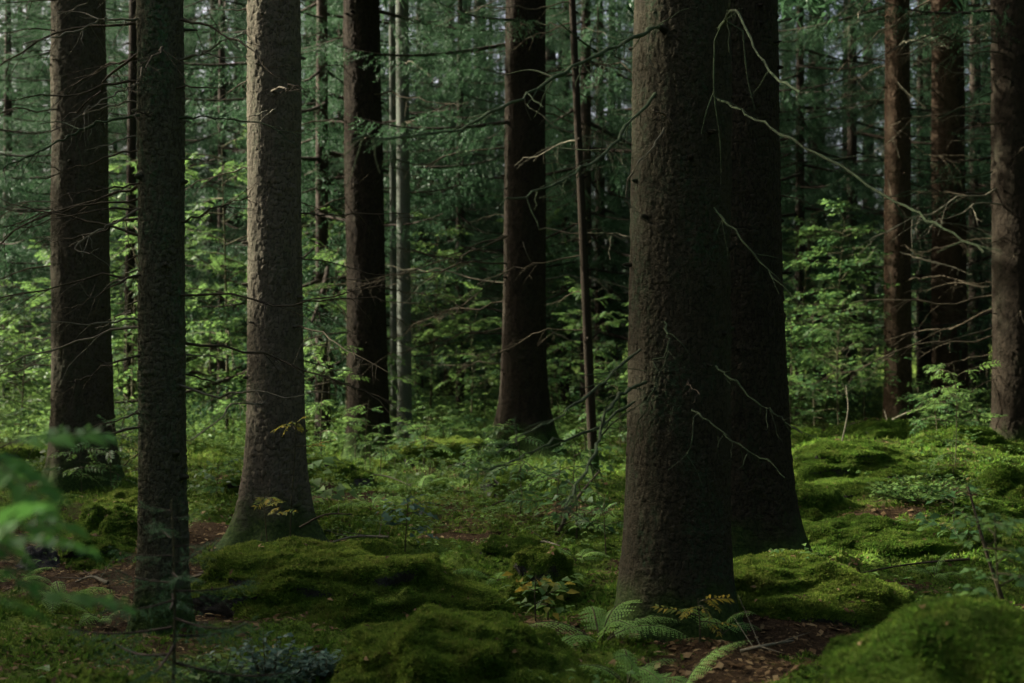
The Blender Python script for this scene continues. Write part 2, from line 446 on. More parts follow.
# ------------------------------------------------------------------ trunks
def cells(u, v, nu, s):
    """jittered cells, wrapping in u after nu: distance gap F2-F1 and random value of nearest"""
    iu = np.floor(u); iv = np.floor(v); f1 = np.full(u.shape, 9.); f2 = f1.copy(); val = np.zeros(u.shape)
    z = np.zeros_like(u)
    for a in (-1, 0, 1):
        for b in (-1, 0, 1):
            cu = iu + a; cv = iv + b; cw = np.mod(cu, nu)
            ju = cu + .1 + .8 * _h(cw, cv, z, s); jv = cv + .1 + .8 * _h(cw, cv, z + 1, s); r = _h(cw, cv, z + 2, s)
            d = np.hypot(u - ju, v - jv); n1 = d < f1
            f2 = np.where(n1, f1, np.minimum(f2, d)); val = np.where(n1, r, val); f1 = np.where(n1, d, f1)
    return f2 - f1, val

def trunk_mesh(name, r0, H, mat, zvis, detail=2, flare=.5, flh=.22, lean=(0, 0), seed=0, lobes=5, knots=30, scale_w=.024, taper=.02, rough=1.0, flx=0., res=None):
    """r0 radius at breast height; lean = metres moved per metre of height; knots are short branch stubs"""
    dz, na = ((.013, 150), (.03, 72), (.08, 28), (.25, 14))[3 - detail]
    if res: dz, na = res, int(min(420, 2 * PI * r0 / res))
    zs = np.arange(-.35, zvis, dz); zs = np.concatenate([zs, np.linspace(zvis, H, 10)])
    nz = len(zs); th = np.arange(na) / na * 2 * PI
    T, Z = np.meshgrid(th, zs)
    tap = np.where(Z < zvis, 1 - taper * (Z - 1.3), (1 - taper * (zvis - 1.3)) * np.clip((H - Z) / (H - zvis), .02, 1) ** .8)
    R = r0 * tap
    ph = np.random.default_rng(seed).random(4) * 6.28
    lob = 1 + .38 * np.cos(lobes * T + ph[0]) + .25 * np.cos(3 * T + ph[1]) + .2 * np.cos(2 * T + ph[2])
    fl = np.exp(-np.clip(Z, -.2, 9) / flh) * flare * r0
    R = R + fl * (lob + flx * np.cos(T - .0)) + r0 * .10 * flare * np.exp(-np.clip(Z, 0, 9) / (flh * 3.5))
    cx, sy = np.cos(T), np.sin(T)
    root = np.maximum(0, np.cos(2 * T + ph[3])) ** 2 * .8 + np.maximum(0, np.cos(3 * T + ph[0] * 2)) ** 3
    R = R + flare * r0 * 1.1 * np.exp(-np.clip(Z + .02, -.1, 9) / .10) * root
    R = R + r0 * (.035 * fbm(cx * 1.3, sy * 1.3, Z * .9, s=seed, o=3) + .012 * fbm(cx * 6, sy * 6, Z * 5, s=seed + 3, o=3))
    tone = np.full(T.shape, .5)
    if detail >= 2:
        nu = max(8, int(round(2 * PI * r0 / scale_w)))
        wob = .35 * fbm(cx * 5, sy * 5, Z * 9, s=seed + 9, o=2)
        wob2 = .4 * fbm(cx * 5 + 4, sy * 5, Z * 9, s=seed + 19, o=2)
        g1, v1 = cells(T / (2 * PI) * nu + wob2, Z / (scale_w * 2.0) + wob, nu, seed + 40)
        plate = sstep(.0, .2, g1)
        vary = .45 + .55 * sstep(-.5, .6, fbm(cx * 2.2, sy * 2.2, Z * 1.6, s=seed + 60, o=3))
        R = R + rough * (.0092 * vary * plate * (.2 + .9 * v1 ** 1.5) + .003 * fbm(cx * 20, sy * 20, Z * 20, s=seed + 5, o=2))
        tone = (.16 + .84 * plate * (.3 + .7 * v1)) * (.6 + .4 * vary)
    X = R * cx + lean[0] * Z; Y = R * sy + lean[1] * Z
    v = np.stack([X, Y, Z], -1).reshape(-1, 3)
    i = np.arange(nz - 1)[:, None] * na; j = np.arange(na)[None]; j2 = (j + 1) % na
    f = np.stack([i + j, i + j2, i + na + j2, i + na + j], -1).reshape(-1, 4)
    mb = MB(); mb.add(v, f); tn = [tone.ravel()]
    rr = np.random.default_rng(seed + 77)
    for k in range(knots):
        z = .7 + (zvis - .7) * rr.random(); a = rr.random() * 2 * PI; rad = r0 * (1 - taper * (z - 1.3))
        d = np.array([math.cos(a), math.sin(a), .25 * (rr.random() - .6)]); p = np.array([lean[0] * z, lean[1] * z, z]) + d * rad * .93
        l = .015 + .05 * rr.random() ** 2; w = min(.2 * r0, .006 + .008 * rr.random())
        n0 = mb.n; tube(mb, [p, p + d * (.02), p + d * (.02 + l * .6), p + d * (.02 + l)], [w * 2.2, w * 1.3, w, w * .6], 6); tn.append(np.full(mb.n - n0, .25))
    return mb.mesh(name, mat, True, {'bark_tone': np.concatenate(tn)})

def dead_branch_mb(d0, L, r, seed, droop=.25, up=.0, sub=8, wig=.06, subl=.35):
    """a bare drooping branch from the origin along d0, with side twigs"""
    rr = np.random.default_rng(seed); n = 12
    d = np.asarray(d0, float); d /= np.linalg.norm(d); side = np.cross(d, [0, 0, 1]); side /= np.linalg.norm(side) + 1e-9
    t = np.linspace(0, 1, n)
    c1, c2 = rr.normal(0, wig, n).cumsum() * .4, rr.normal(0, wig, n).cumsum() * .3
    c1 -= c1[0]; c2 -= c2[0]
    p = d[None] * (t * L)[:, None] + side[None] * (c1 * L)[:, None] + np.array([[0, 0, 1.]]) * (c2 * L - droop * L * t ** 1.6 + up * L * t ** 2.5)[:, None]
    mb = MB(); tube(mb, p, r * (1 - .82 * t) + .0008, 6)
    for k in range(sub):
        q = .18 + .8 * rr.random(); j = q * (n - 1); a = int(j); b = min(a + 1, n - 1); p0 = p[a] + (p[b] - p[a]) * (j - a)
        s = 1 if rr.random() < .5 else -1
        dd = d * (.5 + .5 * rr.random()) + side * s * (.4 + .7 * rr.random()) + np.array([0, 0, -.1 - .55 * rr.random()])
        dd /= np.linalg.norm(dd); l = L * subl * (1 - .5 * q) * (.3 + .9 * rr.random())
        tt = np.linspace(0, 1, 6)[:, None]
        pp = p0 + dd * l * tt + np.array([0, 0, -.3]) * l * tt ** 2 + rr.normal(0, .02, (6, 3)) * l * tt
        rs = max(.0009, r * .38 * (1 - .6 * q)); tube(mb, pp, rs * (1 - .75 * tt[:, 0]) + .0005, 4)
        if rr.random() < .6:
            p1 = pp[3]; d2 = dd + rr.normal(0, .6, 3); d2 /= np.linalg.norm(d2)
            tube(mb, p1 + d2 * l * .4 * np.linspace(0, 1, 4)[:, None], rs * .5 * (1 - .7 * np.linspace(0, 1, 4)) + .0005, 4)
    return mb

# ------------------------------------------------------------------ spruce sprays
def spray(L, seed, step=.07, nstep=.02, nl=.035, nw=.004, hang=.8, wide=.32):
    """one live spruce bough along +x: drooping axis, hanging side twigs covered with needles"""
    rr = np.random.default_rng(seed); mb = MB()
    t = np.linspace(0, 1, 10); ax = np.stack([t * L, .03 * L * np.sin(3 * t + rr.random() * 6), -.20 * L * t + .16 * L * t ** 3], -1)
    tube(mb, ax, .012 * L * (1 - .8 * t) + .002, 5, 1)
    segs = []  # (p0,p1)
    m = int(L / step)
    for k in range(m):
        q = (k + .5) / m; q0 = .08 + .92 * q; j = q0 * 9; a = min(int(j), 8); p0 = ax[a] + (ax[a + 1] - ax[a]) * (j - a)
        for s in (-1, 1):
            if rr.random() < .12: continue
            l = (wide * L * (1 - .65 * q0) * (.5 + .7 * rr.random()) + .05)
            hg = hang * (.5 + .9 * rr.random())
            d = np.array([.55, s * .8, -hg]); d[1] += .2 * rr.standard_normal(); d /= np.linalg.norm(d)
            pm = p0 + d * l * .55; d2 = d + np.array([.1, 0, -.55 * hg]); d2 /= np.linalg.norm(d2)
            segs += [(p0, pm), (pm, pm + d2 * l * .5)]
            if l > .3:
                for z in range(int(l / .11)):
                    pq = p0 + d * l * (.2 + .75 * rr.random()); d3 = d + rr.normal(0, .45, 3) + np.array([0, 0, -.3]); d3 /= np.linalg.norm(d3)
                    segs.append((pq, pq + d3 * l * (.2 + .2 * rr.random())))
    segs.append((ax[8], ax[9] + (ax[9] - ax[8])))
    A = np.array([s[0] for s in segs]); B = np.array([s[1] for s in segs]); D = B - A; Ls = np.linalg.norm(D, axis=1)
    cnt = np.maximum(2, (Ls / nstep).astype(int)); idx = np.repeat(np.arange(len(A)), cnt)
    n = len(idx); q = rr.random(n); Dn = D / Ls[:, None]
    p = A[idx] + D[idx] * q[:, None]
    tn = rot_basis(Dn[idx], rr.random(n) * 2 * PI)
    nd = Dn[idx] * .7 + tn * .75; nd /= np.linalg.norm(nd, axis=1)[:, None]
    sd = np.cross(nd, tn + .4 * rr.standard_normal((n, 3))); sd /= np.linalg.norm(sd, axis=1)[:, None] + 1e-9
    l = nl * (.7 + .6 * rr.random(n)); w = nw * (.8 + .4 * rr.random(n))
    v = np.stack([p - sd * w[:, None], p + sd * w[:, None], p + nd * l[:, None]], 1)
    mb.add(v, np.arange(3 * n).reshape(n, 3), 0)
    return mb.arrays()

def place_arrays(mb, arr, loc, az, sc, pitch=0., roll=0.):
    v, t, q, m = arr
    cp, sp_, cr, sr = math.cos(pitch), math.sin(pitch), math.cos(roll), math.sin(roll)
    v = v * sc
    y = v[:, 1] * cr - v[:, 2] * sr; z = v[:, 1] * sr + v[:, 2] * cr; x = v[:, 0]
    x, z = x * cp - z * sp_, x * sp_ + z * cp
    c, s = math.cos(az), math.sin(az)
    w = np.stack([x * c - y * s, x * s + y * c, z], -1) + np.asarray(loc)
    mt, mq = m[:len(t)], m[len(t):]
    mb.v.append(w.astype(np.float32))
    if len(t): mb.t.append(t + mb.n); mb.mt.append(mt)
    if len(q): mb.q.append(q + mb.n); mb.mq.append(mq)
    mb.n += len(v)

NM = [M['needle'], M['far_bark']]
NF = [M['needle_fresh'], M['far_bark']]
S_FINE = [spray(2.2, 100 + k, .075, .020, .046, .0062) for k in range(4)]
S_MID = [spray(2.2, 120 + k, .095, .027, .065, .0105) for k in range(4)]
S_COARSE = [spray(2.4, 140 + k, .17, .10, .16, .022) for k in range(3)]

def crown_mesh(name, sprays, z0, z1, Lbase, Ltop, nb, seed, mats, pitch0=-.15, keep=1.0, reach=None):
    rr = np.random.default_rng(seed); mb = MB()
    for k in range(nb):
        f = (k + rr.random()) / nb; z = z0 + (z1 - z0) * f ** .9
        L = (Lbase + (Ltop - Lbase) * f) * (.7 + .5 * rr.random())
        if f < .15 and rr.random() < .4: L *= .6
        az = k * 2.39996 + rr.normal(0, .3)
        place_arrays(mb, sprays[k % len(sprays)], (.04 * math.cos(az), .04 * math.sin(az), z), az, L / 2.3, pitch0 + .5 * f + rr.normal(0, .1), rr.normal(0, .2))
    return mb.mesh(name, mats)

FULL = [crown_mesh('crown', S_COARSE, 6.5, 24, 3.4, .5, 130, 220 + k, NM) for k in range(3)]
HIGH = [crown_mesh('crown', S_COARSE, 13, 24, 1.8, .4, 12, 200 + k, NM) for k in range(3)]

# ------------------------------------------------------------------ the big trunks
def main_tree(label, xb, yb, xt, Y, wpx, mat, seed, lichen_branches='twig', flare=.5, flh=.22, detail=2, H=25, branches=14, blen=(.5, 1.6), knots=30, crown=True, taper=.02, extra=None, flx=0., scale_w=.022, az_pref=None, brz=(.9, None), rough=1.0, zb=None, full=False, name='spruce_tree', lobes=5, sub=8):
    """xb,yb base pixel; xt pixel of the axis at the top edge of the frame"""
    X = px(xb, Y); z = gh(X, Y) if zb is None else zb
    lean = (px(xt, Y) - X) / max(.5, pz(0, Y) - z)
    zvis = pz(0, Y) - z + .6
    t = thing(name, label, 'tree', (X, Y, z))
    r0 = wpx / F * Y / 2
    link('trunk', trunk_mesh('trunk', r0, H, mat, zvis, detail, flare, flh, (lean, 0), seed, lobes, knots, scale_w, taper, rough, flx, .00072 * Y if detail == 2 else None), t)
    rr = np.random.default_rng(seed + 500)
    for k in range(branches):
        zz = brz[0] + ((brz[1] or zvis + .3) - brz[0]) * (k + rr.random()) / branches
        az = rr.random() * 2 * PI if az_pref is None or rr.random() < .3 else az_pref[rr.integers(len(az_pref))] + rr.normal(0, .45)
        d = np.array([math.cos(az), math.sin(az), .25 * (rr.random() - .45)])
        L = blen[0] + (blen[1] - blen[0]) * rr.random() ** 1.5
        mb = dead_branch_mb(d, L, .0035 + .0045 * L * (.5 + .5 * rr.random()), seed * 31 + k, .1 + .3 * rr.random(), .15 * rr.random(), int(sub * (.4 + L / blen[1])))
        dm = M[lichen_branches] if rr.random() < .78 else M['twig_pale']
        mb.build('dead_branch', dm, t, True, loc=(lean * zz + d[0] * r0 * .85, d[1] * r0 * .85, zz))
    if crown:
        c = link('crown', (FULL if full else HIGH)[seed % 3], t, (lean * 8, 0, max(0, zvis - (6.4 if full else 7.5)))); c.rotation_euler = (0, 0, seed * 1.3)
    return t

def path_branch(tree, pts, r, mat, Yd, subs=(), twigs=5, seed=0, come=0.):
    """explicit branch of `tree`: pixel path with its own depth at each point"""
    k_ = len(pts) - 1; pts = [(a, b, c - come * i / k_) for i, (a, b, c) in enumerate(pts)]; twigs = twigs * 2 + 3; r *= .62
    w = np.array([P(a, b, c) for a, b, c in pts]); o = np.array(tree.location)
    p = smooth_path(w, 5) - o; rr = np.random.default_rng(seed + 900); n = len(p)
    p[1:] += rr.normal(0, .005, (n - 1, 3))
    mb = MB(); tube(mb, p, (r * (1 - .75 * np.linspace(0, 1, n)) + .001) * (1 + .22 * rr.standard_normal(n)).clip(.7, 1.5), 7)
    prev = []
    for sp in subs:
        q = smooth_path(np.array([P(a, b, c) for a, b, c in sp]), 5) - o
        dist = np.linalg.norm(np.concatenate([p, *prev]) - q[0], axis=1); m2 = mb
        if dist.min() < .1: q[0] = np.concatenate([p, *prev])[dist.argmin()]
        else: m2 = MB()
        prev.append(q)
        tube(m2, q, r * .6 * (1 - .7 * np.linspace(0, 1, len(q))) + .0008, 5)
        if m2 is not mb: m2.build('dead_branch', mat, tree, True)
    for k in range(twigs):
        a = rr.integers(2, n - 1); d = (p[min(a + 1, n - 1)] - p[a - 1]); d /= np.linalg.norm(d)
        d = d * .4 + rr.normal(0, .6, 3) + np.array([0, 0, -.45]); d /= np.linalg.norm(d); l = .03 + .16 * rr.random()
        tube(mb, p[a] + d * l * np.linspace(0, 1, 5)[:, None] + rr.normal(0, .006, (5, 3)) * np.linspace(0, 1, 5)[:, None], r * .3 * (1 - .7 * np.linspace(0, 1, 5)) + .0006, 4)
    mb.build('dead_branch', mat, tree, True)

WEST, EAST = PI, 0.
tA = main_tree('thick dark brown trunk at far left, its foot behind rowan leaves', 83, 490, 78, 13.4, 56, M['bark'], 1, flare=.38, flh=.34, branches=18, blen=(.4, 1.5), knots=24, az_pref=[WEST, -2.2])
tB = main_tree('slim mossy trunk with many bare side twigs, nearest on the left', 164, 635, 160, 6.9, 45, M['bark_grey'], 2, flare=.28, flh=.2, branches=46, blen=(.25, 1.2), knots=14, az_pref=[WEST, WEST, EAST, -2.4, 2.6], brz=(.8, None), scale_w=.016, taper=.012, sub=7)
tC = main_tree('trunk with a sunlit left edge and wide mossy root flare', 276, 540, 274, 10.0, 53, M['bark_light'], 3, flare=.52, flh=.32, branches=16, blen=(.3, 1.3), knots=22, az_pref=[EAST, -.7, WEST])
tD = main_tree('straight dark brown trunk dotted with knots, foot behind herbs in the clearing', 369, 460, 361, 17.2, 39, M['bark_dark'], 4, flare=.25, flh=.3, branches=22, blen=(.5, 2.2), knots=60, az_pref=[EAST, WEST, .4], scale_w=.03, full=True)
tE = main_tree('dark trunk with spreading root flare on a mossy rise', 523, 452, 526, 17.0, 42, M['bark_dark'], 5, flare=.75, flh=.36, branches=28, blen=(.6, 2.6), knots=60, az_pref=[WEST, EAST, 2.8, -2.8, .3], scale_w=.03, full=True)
tF = main_tree('huge rough barked front trunk with lichen green twigs', 677, 630, 682, 6.8, 99, M['bark_front'], 6, flare=.20, flh=.28, branches=3, blen=(.15, .5), knots=24, az_pref=[WEST, -1.2], scale_w=.0165, taper=.03, rough=.72, flx=.0)
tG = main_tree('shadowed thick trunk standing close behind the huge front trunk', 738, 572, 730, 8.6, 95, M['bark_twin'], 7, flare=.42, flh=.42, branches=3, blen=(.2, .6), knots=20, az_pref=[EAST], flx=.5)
tH = main_tree('slim reddish trunk, sunlit on its left side, rising over mossy rocks', 898, 432, 897, 21.5, 26, M['bark_red'], 8, flare=.2, flh=.3, branches=38, blen=(.5, 2.4), knots=50, az_pref=[WEST, EAST, -1.2, .3], scale_w=.035, full=True)
tI = main_tree('dark trunk bristling with dead twigs just behind the reddish trunk', 950, 425, 947, 24.5, 34, M['bark_red'], 9, flare=.2, flh=.3, branches=46, blen=(.6, 2.6), knots=50, az_pref=[EAST, WEST, -.8, -2.3], scale_w=.04, full=True)
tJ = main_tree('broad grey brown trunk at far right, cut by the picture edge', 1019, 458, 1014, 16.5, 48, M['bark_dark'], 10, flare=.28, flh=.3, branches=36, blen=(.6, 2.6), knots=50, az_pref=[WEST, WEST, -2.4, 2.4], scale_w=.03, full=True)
tK = main_tree('thin leaning dark sapling trunk left of the huge front trunk', 594, 478, 572, 14.6, 9, M['bark_dark'], 12, flare=.3, flh=.12, branches=14, blen=(.3, 1.1), knots=14, H=9, crown=False, detail=1, taper=.08, az_pref=[WEST, EAST], sub=5)
tL = main_tree('pale grey broadleaf trunk far behind, between two dark trunks', 405, 440, 402, 19.5, 14, M['bark_pale'], 13, flare=.2, branches=6, blen=(.5, 1.8), knots=10, detail=1, name='birch_tree')
tM = main_tree('thin dark trunk seen close to the slim mossy one', 128, 455, 134, 23.5, 10, M['bark_dark'], 14, flare=.2, branches=12, blen=(.5, 1.5), knots=10, detail=1)
tN = main_tree('twin thin pale stem right beside the grey broadleaf trunk', 394, 436, 392, 20.2, 7, M['bark_pale'], 15, flare=.2, branches=4, blen=(.5, 1.3), knots=6, detail=1, name='birch_tree')

# branches that the photograph shows one by one
tw, tm, tp = M['twig'], M['twig_mossy'], M['twig_pale']
path_branch(tF, [(716, 98, 6.55), (742, 112, 6.4), (770, 127, 6.2), (830, 160, 5.9), (893, 200, 5.7), (935, 224, 5.6), (985, 252, 5.5)], .008, tm, 6.5, [[(893, 200, 5.7), (902, 216, 5.7), (904, 230, 5.72)]], 4, 1, 1.0)
path_branch(tF, [(718, 30, 6.55), (735, 10, 6.4), (750, 40, 6.3), (775, 75, 6.15), (800, 92, 6.0)], .010, tm, 6.5, [[(715, 28, 6.5), (714, 90, 6.46), (720, 140, 6.45), (721, 184, 6.45)], [(742, 20, 6.35), (747, 75, 6.33), (755, 110, 6.3)]], 4, 2, 1.2)
path_branch(tF, [(714, 208, 6.55), (735, 232, 6.4), (760, 262, 6.3), (800, 304, 6.15)], .008, tm, 6.5, [[(714, 92, 6.5), (707, 110, 6.45), (701, 134, 6.45)]], 3, 3)
path_branch(tF, [(716, 366, 6.5), (735, 382, 6.4), (758, 402, 6.3), (776, 414, 6.25), (800, 432, 6.15)], .008, tm, 6.5, [[(761, 404, 6.3), (760, 414, 6.3)]], 3, 4)
path_branch(tF, [(692, 410, 6.45), (708, 420, 6.35), (732, 440, 6.25), (760, 458, 6.15), (786, 476, 6.05)], .008, tm, 6.5, [[(694, 412, 6.4), (692, 440, 6.35), (686, 455, 6.34), (668, 470, 6.3)], [(686, 455, 6.34), (696, 470, 6.33), (703, 487, 6.32)]], 3, 5)
path_branch(tF, [(664, 322, 6.45), (669, 340, 6.38), (664, 362, 6.34), (652, 392, 6.3), (640, 420, 6.28), (637, 436, 6.26)], .007, tm, 6.5, [[(650, 356, 6.4), (660, 374, 6.34), (676, 386, 6.33)], [(669, 332, 6.4), (680, 342, 6.36), (688, 352, 6.35)]], 2, 6)
path_branch(tF, [(662, 26, 6.6), (640, 34, 6.55), (600, 54, 6.45), (555, 78, 6.4), (511, 103, 6.35), (460, 128, 6.3), (410, 135, 6.25), (352, 138, 6.2)], .013, tm, 6.5, [[(555, 78, 6.4), (530, 70, 6.6), (500, 76, 6.8)], [(600, 54, 6.45), (580, 40, 6.3), (556, 20, 6.2)]], 14, 7, 1.9)
path_branch(tF, [(655, 94, 6.6), (630, 122, 6.5), (606, 150, 6.4), (575, 172, 6.35), (540, 190, 6.3), (500, 204, 6.25)], .011, tm, 6.5, [[(606, 150, 6.4), (585, 150, 6.5), (560, 148, 6.7)]], 10, 8, 1.5)
path_branch(tF, [(646, 382, 6.6), (624, 392, 6.4), (606, 412, 6.3), (598, 440, 6.25), (588, 466, 6.2), (572, 496, 6.15), (560, 512, 6.1)], .013, tm, 6.5, [[(598, 440, 6.25), (612, 424, 6.2), (630, 410, 6.2)]], 6, 9, 1.6)
path_branch(tF, [(640, 350, 6.65), (612, 374, 6.5), (574, 404, 6.3), (540, 425, 6.2), (500, 450, 6.1)], .009, tm, 6.5, [], 6, 10, 1.8)
path_branch(tF, [(634, 402, 6.65), (590, 430, 6.45), (548, 444, 6.3), (512, 462, 6.2), (478, 470, 6.1)], .008, tm, 6.5, [], 6, 11, 1.8)
path_branch(tF, [(664, 128, 6.5), (650, 150, 6.4), (634, 168, 6.38), (626, 195, 6.4), (634, 214, 6.42)], .006, tp, 6.5, [[(652, 30, 6.5), (648, 55, 6.45), (660, 78, 6.44)]], 2, 12)
path_branch(tE, [(508, 236, 16.8), (470, 252, 16.5), (440, 261, 16.3), (400, 275, 16.0), (350, 290, 15.8)], .014, tw, 17, [[(440, 261, 16.3), (420, 252, 16.2), (400, 252, 16.1)]], 8, 13)
path_branch(tE, [(508, 270, 16.8), (480, 292, 16.5), (455, 310, 16.4), (430, 318, 16.3)], .012, tw, 17, [], 6, 14)
path_branch(tE, [(530, 108, 16.72), (545, 118, 16.5), (560, 132, 16.4), (574, 148, 16.3)], .010, tp, 17, [[(524, 95, 16.7), (526, 108, 16.66), (531, 120, 16.66)], [(523, 242, 16.7), (526, 252, 16.66), (531, 262, 16.66)]], 3, 15)
path_branch(tB, [(146, 18, 6.85), (115, 20, 6.8), (100, 20, 6.8), (66, 34, 6.7), (24, 44, 6.6)], .009, tp, 6.9, [[(100, 20, 6.8), (80, 12, 6.9), (58, 12, 7.0)]], 6, 16)
path_branch(tB, [(146, 114, 6.85), (112, 120, 6.75), (80, 130, 6.7), (52, 146, 6.6), (20, 160, 6.5), (-8, 172, 6.4)], .010, tm, 6.9, [[(80, 130, 6.7), (60, 122, 6.8), (40, 124, 6.8)]], 6, 17)
path_branch(tB, [(146, 82, 6.85), (120, 92, 6.8), (98, 104, 6.7), (72, 120, 6.6)], .007, tp, 6.9, [], 5, 18)
path_branch(tB, [(146, 182, 6.85), (110, 188, 6.8), (90, 192, 6.75), (68, 194, 6.7)], .007, tw, 6.9, [], 5, 19)
path_branch(tB, [(146, 206, 6.85), (115, 222, 6.75), (94, 232, 6.7), (74, 248, 6.65), (86, 253, 6.6), (98, 250, 6.6)], .007, tp, 6.9, [], 3, 20)
path_branch(tB, [(146, 274, 6.85), (118, 282, 6.75), (90, 300, 6.7), (72, 308, 6.65)], .007, tw, 6.9, [], 5, 21)
path_branch(tB, [(146, 355, 6.85), (112, 362, 6.75), (90, 376, 6.7), (68, 382, 6.65)], .009, tw, 6.9, [[(108, 364, 6.75), (96, 358, 6.7), (84, 340, 6.7)]], 4, 22)
path_branch(tB, [(180, 20, 6.85), (215, 30, 6.7), (250, 50, 6.5), (276, 80, 6.3)], .009, tw, 6.9, [], 4, 23)
path_branch(tB, [(180, 60, 6.85), (205, 52, 6.8), (225, 40, 6.7), (252, 32, 6.6)], .009, tp, 6.9, [[(205, 52, 6.8), (224, 58, 6.7), (252, 56, 6.6)]], 4, 24)
path_branch(tB, [(182, 222, 6.85), (206, 212, 6.75), (226, 204, 6.7), (250, 196, 6.6)], .008, tw, 6.9, [], 5, 25)
path_branch(tB, [(180, 118, 6.85), (215, 118, 6.75), (250, 122, 6.6), (300, 136, 6.5)], .008, tm, 6.9, [], 5, 26)
path_branch(tH, [(900, 252, 21.2), (925, 260, 20.8), (950, 266, 20.6), (972, 275, 20.4)], .016, tp, 21, [], 4, 27)
path_branch(tH, [(898, 82, 21.2), (906, 92, 21.1), (914, 98, 21.0), (925, 108, 20.9)], .012, tp, 21, [[(888, 178, 21.2), (893, 200, 21.1), (905, 215, 21.1), (904, 229, 21.1)], [(890, 272, 21.2), (893, 288, 21.2), (897, 298, 21.2)]], 3, 28)
path_branch(tJ, [(992, 172, 16.2), (960, 178, 15.8), (925, 186, 15.5), (870, 204, 15.2), (820, 212, 15.0)], .014, tm, 16, [[(925, 186, 15.5), (905, 196, 15.3), (880, 196, 15.2)]], 10, 29)
path_branch(tJ, [(992, 92, 16.2), (965, 104, 15.8), (940, 118, 15.5), (900, 130, 15.2)], .013, tm, 16, [], 8, 30)
path_branch(tJ, [(992, 328, 16.2), (950, 340, 15.8), (910, 352, 15.5), (868, 362, 15.2)], .012, tw, 16, [], 8, 31)

# living boughs reaching into view
BOUGH = [MB() for _ in range(2)]
for k, m_ in enumerate(BOUGH): place_arrays(m_, spray(2.1, 170 + k, .06, .014, .035, .0032, .45, .42), (0, 0, 0), 0, 1)
BOUGH = [m_.mesh('live_bough', NF) for m_ in BOUGH]
for tr_, yy, Yq, az, s_, k in ((tE, 40, 17, PI, 1.05, 0), (tE, 120, 17, PI + .35, .95, 1), (tE, 20, 17, -2.2, .8, 1), (tD, 10, 17.2, .3, .9, 0), (tD, 30, 17.2, PI - .5, .8, 1), (tI, 8, 24.5, PI, 1.2, 0), (tI, 5, 24.5, -.9, 1.1, 1), (tH, 4, 21.5, 2.6, 1.2, 1), (tJ, 6, 16.5, PI + .3, .9, 0)):
    b_ = link('live_bough', BOUGH[k], tr_, (0, 0, pz(yy, Yq) - tr_.location.z)); b_.rotation_euler = (0, 0, az); b_.scale = (s_, s_, s_)

# ------------------------------------------------------------------ spruces of the background, each with its own trunk and crown
LAND = [(-60, 'the picture edge'), (80, 'the thick left trunk'), (163, 'the slim mossy trunk'), (276, 'the sunlit trunk'), (365, 'the knotty trunk'), (524, 'the flared trunk'), (690, 'the huge front trunk'), (770, 'its shadowed neighbour'), (897, 'the reddish trunk'), (948, 'the twiggy trunk'), (1014, 'the right edge trunk'), (1090, 'the picture edge')]
ORD = ['first', 'second', 'third', 'fourth', 'fifth', 'sixth', 'seventh', 'eighth', 'ninth', 'tenth', 'eleventh', 'twelfth', 'thirteenth', 'fourteenth', 'fifteenth', 'sixteenth']
def assign_labels(objs, what):
    """unique wording by the gap between two big trunks and the order within it"""
    gaps = {}
    for o in objs:
        X = 512 + o.location.x / o.location.y * F
        k = max([i for i, (a, _) in enumerate(LAND[:-1]) if X >= a] or [0]); gaps.setdefault(k, []).append((X, o))
    for k, l in gaps.items():
        l.sort(key=lambda q: q[0])
        for q, (X, o) in enumerate(l):
            a, b = LAND[k][1], LAND[k + 1][1]
            if a == 'the picture edge': tail = f'left of {b}'
            elif b == 'the picture edge': tail = f'right of {a}'
            else: tail = f'between {a} and {b}'
            o['label'] = (f'{ORD[min(q, 15)]} {what} from left, ' if len(l) > 1 else f'{what} ') + tail

SPR = []
for k in range(4):      # tall trees with a bare lower trunk
    tr = trunk_mesh('trunk', .19, 24, M['far_bark'], 9, 1, .3, .3, (0, 0), 300 + k, 4, 16)
    cr = crown_mesh('crown', S_MID, (3.0, 4.2, 2.4, 5.0)[k], 23, 2.7, .5, 100, 310 + k, NM)
    br = [dead_branch_mb((1, 0, .02), 1.5 + 1.3 * q / 5, .010, 330 + 7 * k + q, .2, .1, 9).mesh('dead_branch', M['twig'], True) for q in range(5)]
    SPR.append((tr, cr, br))
YNG = []
for k in range(4):      # younger spruces feathered almost to the ground
    H = (12, 15, 18, 13.5)[k]
    tr = trunk_mesh('trunk', .085, H, M['far_bark'], 4, 1, .3, .2, (0, 0), 400 + k, 4, 4)
    cr = crown_mesh('crown', S_FINE, (.7, 1.0, 2.0, 1.4)[k], H - .2, 2.7, .25, 105, 410 + k, NM)
    YNG.append((tr, cr))

def add_spruce(X, Y, k, rz, sc, nbr=8):
    t = thing('spruce_tree', 'x', 'tree', (X, Y, gh(X, Y) - .05), rz, sc, 'tall spruces of the background')
    tr, cr, br = SPR[k]; link('trunk', tr, t); link('crown', cr, t)
    rr = np.random.default_rng(int(abs(X * 100) + Y * 7))
    for q in range(nbr):
        b = link('dead_branch', br[q % 5], t, (0, 0, 1.2 + 5.0 * (q + rr.random()) / max(1, nbr))); b.rotation_euler = (0, 0, rr.random() * 6.28)
    return t
def add_young(X, Y, k, rz, sc):
    t = thing('young_spruce', 'x', 'tree', (X, Y, gh(X, Y) - .05), rz, sc, 'young spruces of the background')
    link('trunk', YNG[k][0], t); link('crown', YNG[k][1], t)
    return t

